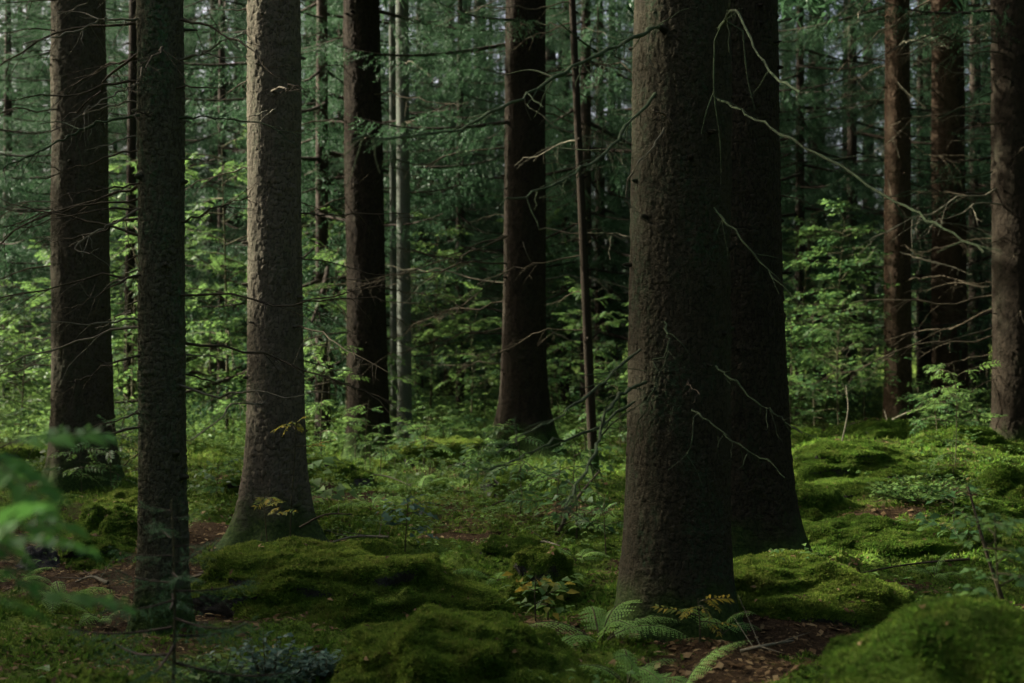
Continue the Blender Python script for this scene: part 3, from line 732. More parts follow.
tall = []; young = []
taken = [(o.location.x, o.location.y) for o in bpy.data.objects if o.get('category') == 'tree']
for i_, (xp, Y, wp) in enumerate([(8, 29, 10), (34, 36, 9), (318, 27, 11), (216, 33, 9), (450, 30, 13), (566, 27, 11), (612, 31, 11), (818, 30, 15), (846, 36, 10), (975, 30, 13), (1004, 26, 14), (868, 40, 9), (480, 41, 9), (428, 38, 8), (240, 42, 9), (190, 41, 8), (786, 41, 9), (550, 38, 8), (345, 40, 8), (100, 40, 8), (925, 38, 9), (640, 41, 8), (62, 41, 8)]):
    X = px(xp, Y); taken.append((X, Y))
    tall.append(add_spruce(X, Y, i_ % 4, rng.random() * 6.28, wp / F * Y / 2 / .19 if wp > 9 else .9 + .3 * rng.random(), 18 if Y < 34 else 8))
for Y in rng.uniform(30, 42, 400):
    X = rng.uniform(-1, 1) * (.42 * Y)
    if len(tall) > 38: break
    if min((X - a) ** 2 + (Y - b) ** 2 for a, b in taken) < 2.6 ** 2: continue
    taken.append((X, Y)); tall.append(add_spruce(X, Y, rng.integers(4), rng.random() * 6.28, .8 + .4 * rng.random(), 5))
for i_, (xp, Y) in enumerate([(8, 31), (322, 20.6), (222, 27), (460, 25), (600, 26.5), (800, 25), (852, 28), (440, 33), (330, 31), (560, 34), (985, 33), (90, 31), (700, 30), (640, 36), (920, 33), (250, 36), (500, 37), (1060, 24), (150, 38), (760, 37), (10, 37), (400, 41)]):
    X = px(xp, Y); taken.append((X, Y)); young.append(add_young(X, Y, i_ % 4, rng.random() * 6.28, .85 + .35 * rng.random()))
for Y in rng.uniform(24, 42, 900):
    X = rng.uniform(-1, 1) * (.42 * Y)
    if len(young) > 52: break
    if min((X - a) ** 2 + (Y - b) ** 2 for a, b in taken) < 1.9 ** 2: continue
    taken.append((X, Y)); young.append(add_young(X, Y, rng.integers(4), rng.random() * 6.28, .8 + .4 * rng.random()))
assign_labels(tall, 'tall background spruce'); assign_labels(young, 'feathery young spruce')

# ------------------------------------------------------------------ the wood beyond and around: one mass
def lowtree(seed):
    mb = MB(); rr = np.random.default_rng(seed)
    z = np.array([-.3, 0, 1, 8, 22.]); tube(mb, np.stack([0 * z, 0 * z, z], -1), [.26, .22, .19, .14, .02], 8, 1)
    for k in range(76):
        f = (k + rr.random()) / 76; zz = 4.0 + 18 * f ** .95; az = k * 2.4; L = (2.9 - 2.3 * f) * (.7 + .5 * rr.random())
        place_arrays(mb, S_COARSE[k % 3], (0, 0, zz), az, L / 2.4, -.15 + .4 * f, rr.normal(0, .2))
    return mb.arrays()
LT = [lowtree(600 + k) for k in range(3)]
SUN_AZ, SUN_EL = math.radians(-72), math.radians(30)      # measured from +y, clockwise towards +x
SUN = np.array([math.sin(SUN_AZ) * math.cos(SUN_EL), math.cos(SUN_AZ) * math.cos(SUN_EL), math.sin(SUN_EL)])

far = MB(); rr = np.random.default_rng(9); TREES = []
pts = []
for k in range(9000):
    a = rr.random() * 2 * PI; d = 9 + 85 * rr.random() ** .7; X, Y = d * math.sin(a), d * math.cos(a)
    inside = Y > 1.5 and abs(X) < .42 * Y + 2.2
    if inside and d < 62: continue
    if not inside and d > 46: continue
    if Y < 1.5 and d < 13: continue
    if Y > -3 and abs(X) < .42 * max(Y, 3) + (11 if X < 0 else 4.5) and not inside: continue
    sp_ = 8.0 if inside else (2.1 if X < 0 else 2.9)  # unseen left wood packed closer so it blocks the low sun
    if min([(X - p[0]) ** 2 + (Y - p[1]) ** 2 for p in pts] or [99]) < sp_ ** 2: continue
    pts.append((X, Y))
    if len(pts) > 700: break
for k, (X, Y) in enumerate(pts):
    TREES.append((LT[k % 3], (X, Y, gh(X, Y)), rr.random() * 6.28, .85 + .35 * rr.random()))
# corridors carved in the unseen wood to let low sun onto chosen spots
GAPS = []
def gap(x, y0, y1, Y, r): GAPS.append((P(x, y0, Y), P(x, y1, Y), r))
gap(250, -30, 225, 10.0, .5)
gap(50, 60, 130, 13.4, .14)
gap(886, 20, 400, 21.5, .55)
gap(817, 60, 130, 30, .6)
gap(935, 300, 420, 24.5, .4)
gap(860, 230, 330, 21, .9); gap(420, 300, 380, 22, .8); gap(200, 330, 400, 24, .9); gap(610, 300, 420, 27, 1.7)
gap(20, 300, 420, 20, .8); gap(215, 300, 420, 21, 1.5); gap(440, 270, 420, 21, 1.9); gap(830, 240, 400, 20, 1.7); gap(955, 390, 420, 15, .4)
def carve(m):
    v, t, q, mi = m.arrays()
    def keepf(f):
        c = v[f].mean(1).astype(np.float64); k = np.ones(len(f), bool)
        for a, b, r in GAPS:
            ab = b - a; L2 = ab @ ab; w = c - a
            # distance of each face to the slanted slab swept by the segment along the sun direction
            u = ab - SUN * (ab @ SUN); wu = w - (w @ SUN)[:, None] * SUN; f_ = np.clip((wu @ u) / (u @ u), 0, 1)
            d = np.linalg.norm(wu - f_[:, None] * u, axis=1)
            k &= ~((d < r * (.75 + .5 * (1 + vnoise(c[:, 0] * .8, c[:, 1] * .8, c[:, 2] * .8, s=70)) / 2)) & (w @ SUN > 0))
        return k
    o = MB(); kt, kq = keepf(t), keepf(q) if len(q) else np.zeros(0, bool)
    o.v = [v]; o.n = len(v); o.t = [t[kt]]; o.mt = [mi[:len(t)][kt]]; o.q = [q[kq]]; o.mq = [mi[len(t):][kq]]
    return o
def blocks(loc):
    c = np.array(loc) + np.array([[0, 0, h_] for h_ in np.arange(0, 14, .5)])
    for a, b, r in GAPS:
        ab = b - a; w = c - a; u = ab - SUN * (ab @ SUN); wu = w - (w @ SUN)[:, None] * SUN; f_ = np.clip((wu @ u) / (u @ u), 0, 1)
        if ((np.linalg.norm(wu - f_[:, None] * u, axis=1) < r + .15) & (w @ SUN > 0)).any(): return True
    return False
def near_gap(loc):
    c = np.array(loc) + np.array([[0, 0, h_] for h_ in np.arange(0, 26, 1.5)])
    for a, b, r in GAPS:
        ab = b - a; w = c - a; u = ab - SUN * (ab @ SUN); wu = w - (w @ SUN)[:, None] * SUN; f_ = np.clip((wu @ u) / (u @ u), 0, 1)
        if ((np.linalg.norm(wu - f_[:, None] * u, axis=1) < r + 4) & (w @ SUN > -4)).any(): return True
    return False
for q, (X, Y) in enumerate([(-9.2, 21.1), (-10.6, 20.4), (-9.8, 22.5), (-11.6, 21.6), (-12.5, 23.2)]): TREES.append((LT[q % 3], (X, Y, gh(X, Y)), q * 1.7, 1.05))  # unseen spruces added on the sun ray to shade the right edge trunk
for arr, loc, az, s_ in TREES:
    if blocks(loc): continue
    if near_gap(loc):
        m1 = MB(); place_arrays(m1, arr, loc, az, s_); m1 = carve(m1); place_arrays(far, m1.arrays(), (0, 0, 0), 0, 1)
    else: place_arrays(far, arr, loc, az, s_)
o = far.build('surrounding_forest', NM); tag(o, 'dense dark spruce wood closing the view far behind, plus unseen trees added for shade', 'forest', kind='stuff')

# ------------------------------------------------------------------ broadleaf saplings
def compound_leaf(mb, p, d, up, L, W=None, pairs=6, mi=0, rr=rng, w=.32):
    """a pinnate leaf (rowan): paired leaflets along a drooping axis"""
    d = np.asarray(d, float); d /= np.linalg.norm(d); s = np.cross(d, up); s /= np.linalg.norm(s) + 1e-9; u = np.cross(s, d)
    t = (np.arange(pairs) + 1.2) / (pairs + 1)
    pos = p + d * (t * L)[:, None] - u * (.22 * L * t ** 2)[:, None]
    ll = L * .36 * (1 - .45 * np.abs(t - .45))
    a = np.concatenate([pos, pos, pos[-1:]]); dd = np.concatenate([s * .85 + d * .5 - u * .12 + 0 * pos, -s * .85 + d * .5 - u * .12 + 0 * pos, d[None] - .3 * u])
    dd = dd + rr.normal(0, .12, dd.shape); leaves(mb, a, dd, u + rr.normal(0, .25, dd.shape), np.concatenate([ll, ll, ll[-1:]]), np.concatenate([ll, ll, ll[-1:]]) * w, .2, mi)
    tube(mb, np.array([p, p + d * L * .5 - u * .055 * L, pos[-1]]), [.003 * L / .15, .002 * L / .15, .001], 3, 1 if mi == 0 else mi)

def sapling_parts(H, seed, kind='rowan', nb=14, spread=.35, leafL=.16, r=.012, mat='leaf', z0=.3, per=7):
    """returns stem mesh and foliage mesh"""
    rr = np.random.default_rng(seed); st = MB(); fo = MB()
    z = np.linspace(0, 1, 9); c = np.stack([.05 * H * np.sin(2.1 * z + rr.random() * 6) * z, .05 * H * np.sin(1.7 * z + rr.random() * 6) * z, z * H], -1); c[:, :2] -= c[0, :2]
    tube(st, c, r * (1 - .8 * z) + .001, 6)
    for k in range(nb):
        q = z0 + (1 - z0) * (k + rr.random()) / nb; j = min(q, .999) * 8; a = int(j); p0 = c[a] + (c[a + 1] - c[a]) * (j - a)
        az = k * 2.4 + rr.normal(0, .4); L = H * spread * (1.1 - .6 * q) * (.6 + .6 * rr.random())
        d = np.array([math.cos(az), math.sin(az), -.1 + .9 * rr.random()]); tt = np.linspace(0, 1, 6)[:, None]
        bp = p0 + d * L * tt + np.array([0, 0, -.28]) * L * tt ** 2; tube(st, bp, r * .45 * (1 - .75 * tt[:, 0]) + .0008, 4)
        m = max(2, int(per * (.5 + rr.random())))
        for g_ in range(m):
            f = .25 + .75 * (g_ + .5) / m; jj = f * 5; b = min(int(jj), 4); p = bp[b] + (bp[b + 1] - bp[b]) * (jj - b)
            a2 = az + (1 if g_ % 2 else -1) * (.5 + .7 * rr.random()) * (0 if g_ == m - 1 else 1)
            dd = np.array([math.cos(a2), math.sin(a2), .05 + rr.normal(0, .35)])
            up = np.array([rr.normal(0, .45), rr.normal(0, .45), 1.])
            if kind == 'rowan': compound_leaf(fo, p, dd, up, leafL * (.7 + .5 * rr.random()), rr=rr, w=.5 if mat == 'leaf_fresh' else .34)
            else:
                n = 3; ps = p + dd / np.linalg.norm(dd) * (np.arange(n) * leafL * .5)[:, None]
                ds = np.stack([np.array([math.cos(a2 + e), math.sin(a2 + e), rr.normal(-.1, .2)]) for e in (.7, -.7, 0)])
                leaves(fo, ps, ds, np.tile(up, (n, 1)), leafL * .62 * (.7 + .6 * rr.random(n)), leafL * .42 * (.7 + .6 * rr.random(n)), .15)
    return st.mesh('stem', M['stem'], True), fo.mesh('foliage', [M[mat], M['stem']])

SAP = [sapling_parts(H, 700 + k, kd, nb, sp, ll, r, 'leaf', z0, per) for k, (H, kd, nb, sp, ll, r, z0, per) in enumerate([
    (2.6, 'rowan', 22, .38, .22, .016, .25, 8), (3.6, 'rowan', 28, .33, .22, .02, .3, 9), (2.2, 'hazel', 26, .45, .16, .014, .15, 12),
    (4.4, 'hazel', 40, .33, .17, .024, .25, 14), (1.3, 'rowan', 11, .40, .19, .009, .25, 5), (1.1, 'hazel', 14, .45, .13, .008, .2, 7)])]
GR = 'broadleaf saplings among the background trunks'
def add_sap(X, Y, k, rz, sc, name='broadleaf_sapling'):
    t = thing(name, 'x', 'sapling', (X, Y, gh(X, Y) - .02), rz, sc, GR); link('stem', SAP[k][0], t); link('foliage', SAP[k][1], t); return t
saps = []
for xp, Y, k, sc in [(840, 21, 3, .75), (800, 23, 1, 1.0), (865, 24, 3, .8), (790, 19, 2, .8), (920, 19.5, 5, .7), (955, 17, 5, .7), (130, 20, 2, .9), (20, 19, 2, .9), (-10, 16, 4, 1.1), (60, 22, 0, 1),
                     (330, 21, 1, .95), (322, 16, 4, 1.1), (215, 20, 2, .9), (230, 23, 0, 1.), (430, 23, 3, .75), (470, 21, 0, .8), (400, 20, 5, 1.), (560, 21, 5, 1.2), (590, 20, 0, .8), (620, 18, 4, 1.),
                     (120, 15.4, 5, .8), (110, 14.2, 4, .55), (345, 18.5, 0, 1.0), (985, 26, 0, .7), (840, 18, 0, .7), (815, 20, 2, .9)]:
    saps.append(add_sap(px(xp, Y), Y, k, rng.random() * 6.28, sc))
for Y in 20 + 28 * rng.random(400) ** 1.4:
    if len(saps) >= 78: break
    X = rng.uniform(-1, 1) * .40 * Y
    if X / Y > .245 and Y < 31: continue
    if min((X - a) ** 2 + (Y - b) ** 2 for a, b in taken) < .5: continue
    saps.append(add_sap(X, Y, rng.integers(0, 6) if Y < 30 else rng.integers(0, 4), rng.random() * 6.28, .75 + .5 * rng.random()))
for k in range(26):
    Y = rng.uniform(45, 58); saps.append(add_sap(rng.uniform(-1, 1) * .42 * Y, Y, [1, 3, 2, 0][k % 4], rng.random() * 6.28, 1.1 + .7 * rng.random()))
assign_labels(saps, 'leafy sapling')
# low seedlings of the clearing
LOW = [sapling_parts(H, 760 + k, kd, nb, sp, ll, .005, 'leaf', z0, per) for k, (H, kd, nb, sp, ll, z0, per) in enumerate([(.45, 'rowan', 6, .45, .16, .4, 3), (.3, 'hazel', 8, .6, .10, .2, 4), (.6, 'rowan', 8, .35, .17, .35, 3), (.4, 'hazel', 9, .5, .12, .3, 4)])]
low = []
for Y in 9.5 + 10 * rng.random(300) ** .8:
    if len(low) >= 46: break
    X = rng.uniform(-.36, .36) * Y
    if herb_density(np.array([X]), np.array([Y]))[0] < .5 or min((X - a) ** 2 + (Y - b) ** 2 for a, b in taken) < .3: continue
    k = len(low) % 4; t = thing('seedling', 'x', 'seedling', (X, Y, gh(X, Y) - .01), rng.random() * 6.28, .7 + .7 * rng.random(), 'low seedlings of the clearing')
    link('stem', LOW[k][0], t); link('foliage', LOW[k][1], t); low.append(t)
assign_labels(low, 'low seedling')

# seedlings the photograph shows close by
def seedling(label, xp, Y, H, seed, mat, nb, leafL, kind='rowan', spread=.4, per=3, r=.005, z0=.45, zb=None, name='rowan_seedling', cat='seedling'):
    X = px(xp, Y); t = thing(name, label, cat, (X, Y, (gh(X, Y) if zb is None else zb) - .01))
    a, b = sapling_parts(H, seed, kind, nb, spread, leafL, r, mat, z0, per); link('stem', a, t); link('foliage', b, t); return t
seedling('blurred rowan seedling with big green leaves closest to the viewer', -64, 2.2, 1.07, 801, 'leaf_fresh', 9, .16, spread=.16, per=3, r=.005, z0=.78)
seedling('rowan seedling with yellowing leaves before the sunlit trunk', 290, 9.0, .92, 802, 'leaf_yellow', 3, .17, spread=.2, per=2, z0=.8)
seedling('small rowan seedling with one yellow leaf low against the sunlit trunk', 268, 8.9, .46, 803, 'leaf_yellow', 3, .16, spread=.25, per=2, z0=.7)
seedling('upright young rowan before the knotty trunk', 366, 15.2, .85, 804, 'leaf', 5, .16, spread=.2, per=2, z0=.6)
seedling('blue green leafy seedling alone in the clearing', 405, 9.5, .36, 805, 'leaf_blue', 7, .10, 'hazel', .45, 4)
seedling('dark leafy sprig at right edge in front of the broad trunk', 1010, 4.3, .84, 806, 'leaf', 22, .055, 'hazel', .3, 6, z0=.3)
seedling('low leafy plant on the moss below the right edge trunk', 955, 9.2, .42, 807, 'leaf', 9, .11, 'hazel', .6, 4, z0=.2)
seedling('pale green broad leaved plant beside the front ferns', 548, 7.2, .22, 808, 'leaf', 6, .12, 'hazel', .7, 3, z0=.3)
seedling('yellow leaved little plant beside the small moss hump', 536, 6.9, .26, 809, 'leaf_yellow', 4, .10, 'hazel', .5, 2, z0=.4)
seedling('spindly green plant under the reddish dead foliage by the shadowed trunk', 700, 6.2, .2, 810, 'leaf_yellow', 4, .12, 'rowan', .5, 2, z0=.4)
seedling('rowan seedling at the foot of the thick left trunk', 112, 12.6, .62, 811, 'leaf', 7, .2, 'rowan', .5, 3, z0=.4)
seedling('rowan seedling right against the thick left trunk, partly hiding its base', 82, 12.7, .5, 812, 'leaf', 6, .18, 'rowan', .5, 3, z0=.4)
seedling('leafy rowan sprig lit green above the mossy rocks at right', 955, 13.0, .95, 813, 'leaf', 8, .2, 'rowan', .4, 4, z0=.55)
seedling('small sprig in the clearing grass before the flared trunk', 470, 12.2, .3, 814, 'leaf', 6, .1, 'hazel', .5, 3)
seedling('leafy sprig rising from moss left of the huge front trunk', 606, 9.6, .4, 815, 'leaf', 7, .13, 'rowan', .5, 3)

# bilberry bush
def bush(label, xp, Y, H, W, n, seed, mat, leafL):
    rr = np.random.default_rng(seed); X = px(xp, Y); t = thing('bilberry_bush', label, 'bush', (X, Y, gh(X, Y) - .01)); st = MB(); fo = MB()
    for k in range(n):
        az = rr.random() * 6.28; rad = W * math.sqrt(rr.random()); tip = np.array([rad * math.cos(az), rad * math.sin(az) * .7, H * (.5 + .5 * rr.random()) * (1 - .4 * rad / W)])
        tt = np.linspace(0, 1, 6)[:, None]; p = tip * np.array([.6, .6, 0]) * tt ** .5 * 1. + np.array([tip[0] * .4, tip[1] * .4, tip[2]]) * tt; tube(st, p, .0022 * (1 - .7 * tt[:, 0]) + .0004, 4)
        m = 12; f = .3 + .7 * rr.random(m); pp = np.stack([np.interp(f, tt[:, 0], p[:, c]) for c in range(3)], -1)
        a2 = rr.random(m) * 6.28; d = np.stack([np.cos(a2), np.sin(a2), rr.normal(.2, .3, m)], -1)
        leaves(fo, pp, d, np.array([[0, 0, 1.]]) + rr.normal(0, .35, (m, 3)), leafL * (.7 + .6 * rr.random(m)), leafL * .58 * (.8 + .4 * rr.random(m)), .1)
    st.build('stems', M['stem'], t, True); fo.build('foliage', M[mat], t)
bush('blue green bilberry bush in front of the large mossy boulder', 268, 5.7, .28, .26, 70, 821, 'leaf_blue', .036)
bush('small bilberry bush with bluish leaves right of the bigger one', 322, 6.0, .2, .14, 26, 822, 'leaf_blue', .04)
bush('dark bilberry bush behind the sapling at lower left', 215, 5.5, .2, .2, 36, 823, 'herb', .036)
bush('leafy dark bush on the blurred mound at lower right', 985, 4.2, .4, .25, 60, 824, 'leaf_blue', .036)
bush('bilberry bush in the middle of the clearing', 540, 13.2, .24, .45, 80, 825, 'herb', .04)
bush('bilberry bush on the mossy slope at right', 925, 10.4, .3, .5, 90, 826, 'herb', .045)

# ------------------------------------------------------------------ ferns
def frond_mesh(L, seed, pairs=20, curve=.55, wide=.2, lift=.9):
    """lacy frond: arched axis along +x, tapering pinnae each cut into small lobes"""
    rr = np.random.default_rng(seed); mb = MB(); t = np.linspace(0, 1, 14)
    ang = lift - (lift + curve) * t; dx = np.cos(ang); dz = np.sin(ang); ax = np.stack([np.cumsum(dx), 0 * dx, np.cumsum(dz)], -1) * L / 14; ax -= ax[0]
    tube(mb, ax, .0026 * (1 - .8 * t) + .0004, 4, 1)
    for k in range(pairs):
        q = .16 + .84 * (k + .5) / pairs; j = q * 13; a = min(int(j), 12); p = ax[a] + (ax[a + 1] - ax[a]) * (j - a); d = ax[a + 1] - ax[a]; d /= np.linalg.norm(d)
        u = np.cross(d, [0, 1, 0]) * -1; u = np.cross([0, 1., 0], d); u = -u if u[2] < 0 else u
        l = wide * .85 * L * math.sin(PI * min(1, (q - .1) / .9 * .82 + .18)) ** .8 * (1.05 - .25 * q)
        for s in (-1, 1):
            dd = np.array([0, s, 0]) * .92 + d * .38 - u * (.15 + .15 * rr.random()); dd += rr.normal(0, .06, 3); dd /= np.linalg.norm(dd)
            m = max(4, int(l / .011)); f = (np.arange(m) + .5) / m; ps = p + dd * (f * l)[:, None] - u * (.15 * l * f ** 2)[:, None]
            ll = .24 * l * (1 - f * .85) + .003
            for s2 in (-1, 1):
                ld = d * s2 * .9 + dd * .55; up = np.tile(u, (m, 1)) + rr.normal(0, .12, (m, 3))
                leaves(mb, ps, np.tile(ld, (m, 1)), up, ll * .8, np.full(m, l / m * .95), .1)
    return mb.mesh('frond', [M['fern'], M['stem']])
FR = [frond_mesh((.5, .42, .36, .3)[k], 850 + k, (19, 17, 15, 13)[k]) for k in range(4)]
def fern(label, xp, Y, n, sc, seed, zoff=0., az0=None, arc=2 * PI, tilt=0.):
    rr = np.random.default_rng(seed); X = px(xp, Y); t = thing('fern', label, 'fern', (X, Y, gh(X, Y) + zoff), 0, sc, 'ferns of the forest floor')
    for k in range(n):
        a = (0 if az0 is None else az0 - arc / 2) + arc * (k + .6 * rr.random()) / n
        f = link('frond', FR[rr.integers(4)], t, (.015 * math.cos(a), .015 * math.sin(a), 0)); f.rotation_euler = (rr.normal(0, .2), rr.normal(tilt, .22), a); s = .75 + .45 * rr.random(); f.scale = (s, s, s)
fern('bright fern clump just in front of the huge trunk', 628, 5.5, 8, .95, 1)
fern('light green fern right of the bright clump before the huge trunk', 676, 5.3, 7, .85, 2)
fern('dark fern leaning against the left side of the huge trunk', 600, 6.3, 8, 1.1, 3)
fern('fern arching between the huge trunk and the shadowed trunk', 720, 6.5, 6, .9, 4, .06)
fern('pale fern frond at the bottom edge beside the front boulder', 520, 4.95, 5, .9, 5, .0, PI, 2.2)
fern('fern lying on leaf litter at the left between two trunks', 62, 7.4, 8, .85, 6)
fern('fern in the gloom left of the slim mossy trunk', 100, 7.0, 6, .7, 7)
fern('small fern between the bilberry bush and the mossy boulder', 345, 6.6, 5, .65, 8)
fern('little fern on the mossy floor left of the small hump', 496, 8.2, 5, .6, 10)
fern('fern in the clearing below the flared trunk', 556, 10.4, 6, .8, 11)
fern('fern in the clearing right of the sunlit trunk', 372, 11.0, 6, .8, 12)
fern('fern on the moss before the shadowed trunk at right', 815, 7.6, 5, .6, 13)
fern('dark fern on the mossy rocks at right', 935, 8.4, 6, .7, 14)
fern('fern at left edge behind the blurred seedling', 14, 8.6, 7, .9, 15)
fern('fern at the foot of the mossy slope left of the huge trunk', 578, 9.0, 6, .7, 16)
fern('fern low in the herbs before the knotty trunk', 420, 12.6, 6, .9, 17)
fern('blurred fern on the lower right mound', 905, 4.9, 5, .7, 18)

# ------------------------------------------------------------------ boulders under moss
def boulder(label, xp, Y, wpx, h, seed, depth=None, bare=.0, zoff=0., group=None, rz=0., size=.62, dens=1.0, ntf=None):
    """irregular boulder; a moss part of tufts covers it except where bare rock shows"""
    rr = np.random.default_rng(seed); X = px(xp, Y); r = wpx / F * Y / 2; dp = depth or r * .8
    t = thing('mossy_boulder', label, 'boulder', (X, Y, gh(X, Y) - .05 + zoff), rz, 1, group)
    n1, n2 = 76, 44; th = np.arange(n1) / n1 * 2 * PI; ph = np.linspace(-.35, PI / 2, n2)
    T, Ph = np.meshgrid(th, ph); cx, cy, cz = np.cos(T) * np.cos(Ph), np.sin(T) * np.cos(Ph), np.sin(Ph)
    e = .8
    sx, sy, sz = np.sign(cx) * np.abs(cx) ** e, np.sign(cy) * np.abs(cy) ** e, np.sign(cz) * np.abs(cz) ** .85
    k = 1 + .24 * fbm(cx * 1.3 + seed, cy * 1.3, cz * 1.3, s=seed, o=3) + .07 * fbm(cx * 4, cy * 4, cz * 4, s=seed + 2, o=3) - .12 * np.abs(vnoise(cx * 2.2, cy * 2.2, cz * 2.2, s=seed + 4))
    k = k + .22 * sstep(.5, -.2, cz)
    V = np.stack([sx * r * k, sy * dp * k, sz * (h * .82 + .05) * k], -1)
    V = V + .03 * np.stack([0 * k, 0 * k, np.maximum(0, fbm(V[..., 0] * 9, V[..., 1] * 9, V[..., 2] * 9, s=seed + 8, o=3))], -1)
    i = np.arange(n2 - 1)[:, None] * n1; j = np.arange(n1)[None]; j2 = (j + 1) % n1
    f = np.stack([i + j, i + j2, i + n1 + j2, i + n1 + j], -1).reshape(-1, 4)
    du = np.roll(V, -1, 1) - np.roll(V, 1, 1); dv = np.gradient(V, axis=0); nn = np.cross(du, dv); nn /= np.linalg.norm(nn, axis=-1)[..., None] + 1e-9
    V = V.reshape(-1, 3); nn = nn.reshape(-1, 3)
    mm = np.clip(.55 + .5 * nn[:, 2] - bare + .45 * fbm(V[:, 0] * 2.6, V[:, 1] * 2.6, V[:, 2] * 2.6, s=seed + 7, o=3), 0, 1)
    mb = MB(); mb.add(V, f); mb.build('stone', M['rock'], t, True, {'moss': mm})
    q = V[f]; ar = np.linalg.norm(np.cross(q[:, 1] - q[:, 0], q[:, 3] - q[:, 0]), axis=1); ar *= sstep(.32, .6, mm[f].mean(1))
    if ar.sum() < 1e-6: return t
    N = ntf or int(min(80000, dens * ar.sum() * 60000 * (6 / max(Y, 5)) ** 1.5)); fi = rr.choice(len(f), N, p=ar / ar.sum()); u, w = rr.random(N)[:, None], rr.random(N)[:, None]
    Q = q[fi]; p = (Q[:, 0] * (1 - u) + Q[:, 1] * u) * (1 - w) + (Q[:, 3] * (1 - u) + Q[:, 2] * u) * w; no = nn[f[fi, 0]]
    if N < 500: return t
    if Y < 12:
        kf = rr.choice(len(f), 90 if Y < 8 else 40, p=ar / ar.sum()); c_ = q[kf].mean(1); n_ = nn[f[kf, 0]]; up_ = n_[:, 2] > .45; c_, n_ = c_[up_], n_[up_]; m_ = len(c_)
        lf = MB(); l_ = .014 + .03 * rr.random(m_) ** 2
        leaves(lf, c_ + n_ * .012, rot_basis(n_, rr.random(m_) * 6.28) + n_ * .15, n_ + rr.normal(0, .3, (m_, 3)), l_, l_ * .5, .2)
        lf.build('fallen_leaves', M['litter'], t)
    mb = MB(); s = size * (.010 + .014 * rr.random(N)) * (.7 + Y / 15) * (.55 + .8 * (1 + fbm(p[:, 0] * 6, p[:, 1] * 6, p[:, 2] * 6, s=seed, o=3)).clip(0, 2))
    no = no + np.array([[0, 0, .35]]); no /= np.linalg.norm(no, axis=1)[:, None]
    tufts(mb, p, no, s * .8, 4, 2.0, .27, rr); mb.build('moss_cover', M['moss_lit' if seed < 50 and seed != 44 else 'moss'], t)
    return t

boulder('long low mossy boulder with a bare dark face before the sunlit trunk', 330, 7.6, 262, .37, 41, .5, .02)
boulder('bright mossy boulder at the bottom, left of the front ferns', 455, 5.55, 235, .33, 42, .42, -.15)
boulder('small bright green moss hump behind the front ferns', 541, 7.7, 66, .27, 43, .16, -.2)
boulder('big blurred mossy boulder filling the lower right corner', 1040, 3.9, 440, .74, 44, .7, -.1)
boulder('flat mossy mound before the foot of the shadowed trunk', 795, 7.25, 170, .15, 45, .36, -.1, -.09)
boulder('small dark bare stone at the left behind the blurred seedling', 40, 9.2, 42, .15, 46, .12, .8)
boulder('low mossy stone between the slim mossy trunk and the thick left trunk', 128, 11.3, 70, .16, 47, .25, 0)
boulder('mossy mound left of the root flare of the flared trunk', 440, 16.2, 105, .3, 48, .5, -.1)
R = 'mossy rocks heaped on the slope at right'
for q, (lab, xp, Y, w, h, bare) in enumerate([
    ('wide mossy rock nearest the shadowed trunk on the right slope', 838, 9.6, 150, .30, -.1),
    ('mossy rock touching the right flank of the shadowed trunk', 815, 10.8, 80, .34, -.1),
    ('long mossy rock in the middle of the right slope', 868, 11.6, 150, .30, -.1),
    ('rounded mossy rock above the long one on the right slope', 850, 13.4, 120, .30, 0),
    ('mossy rock with a dark hollow beneath, right slope middle', 915, 12.6, 90, .32, .1),
    ('broad mossy slab low on the right slope', 925, 9.4, 130, .22, -.1),
    ('round mossy rock at the upper left of the right slope', 806, 17.5, 62, .36, -.1),
    ('bare dark pointed stone near the top of the right slope', 836, 17.2, 26, .30, .9),
    ('dark bare stone with pale branch at the base of the reddish trunk', 880, 19.0, 34, .46, .7),
    ('mossy hummock with bare face right of the reddish trunk foot', 910, 18.2, 80, .38, .15),
    ('mossy hump at the foot of the broad right trunk', 968, 14.4, 90, .32, -.1),
    ('mossy hump between reddish and twiggy trunk feet', 940, 19.6, 66, .42, -.1),
    ('tall mossy rock at the right edge', 1018, 12.0, 70, .42, -.1),
    ('mossy rock below the right edge rock', 985, 10.6, 100, .30, -.1),
    ('small mossy knob between the two long rocks of the right slope', 880, 15.3, 60, .28, 0),
    ('mossy knob at the back of the right slope left of the reddish trunk', 858, 19.4, 60, .40, -.1)]):
    boulder(lab, xp, Y, w * 1.12, h * .66, 60 + q, None, bare, 0, R, rng.random() * .6)

hum = []
for q in range(60):
    if len(hum) >= 14: break
    Y = 8.6 + 9 * rng.random(); xp = rng.uniform(230, 625) if rng.random() < .75 else rng.uniform(20, 130); X = px(xp, Y)
    if min((X - a) ** 2 + (Y - b) ** 2 for a, b in taken) < .5: continue
    taken.append((X, Y)); hum.append(boulder('x', xp, Y, rng.uniform(45, 120) * 10 / Y, rng.uniform(.10, .2), 90 + q, None, rng.choice([-.2, -.1, .15]), 0, 'low moss humps of the clearing', rng.random() * 3))
assign_labels(hum, 'low moss hump')
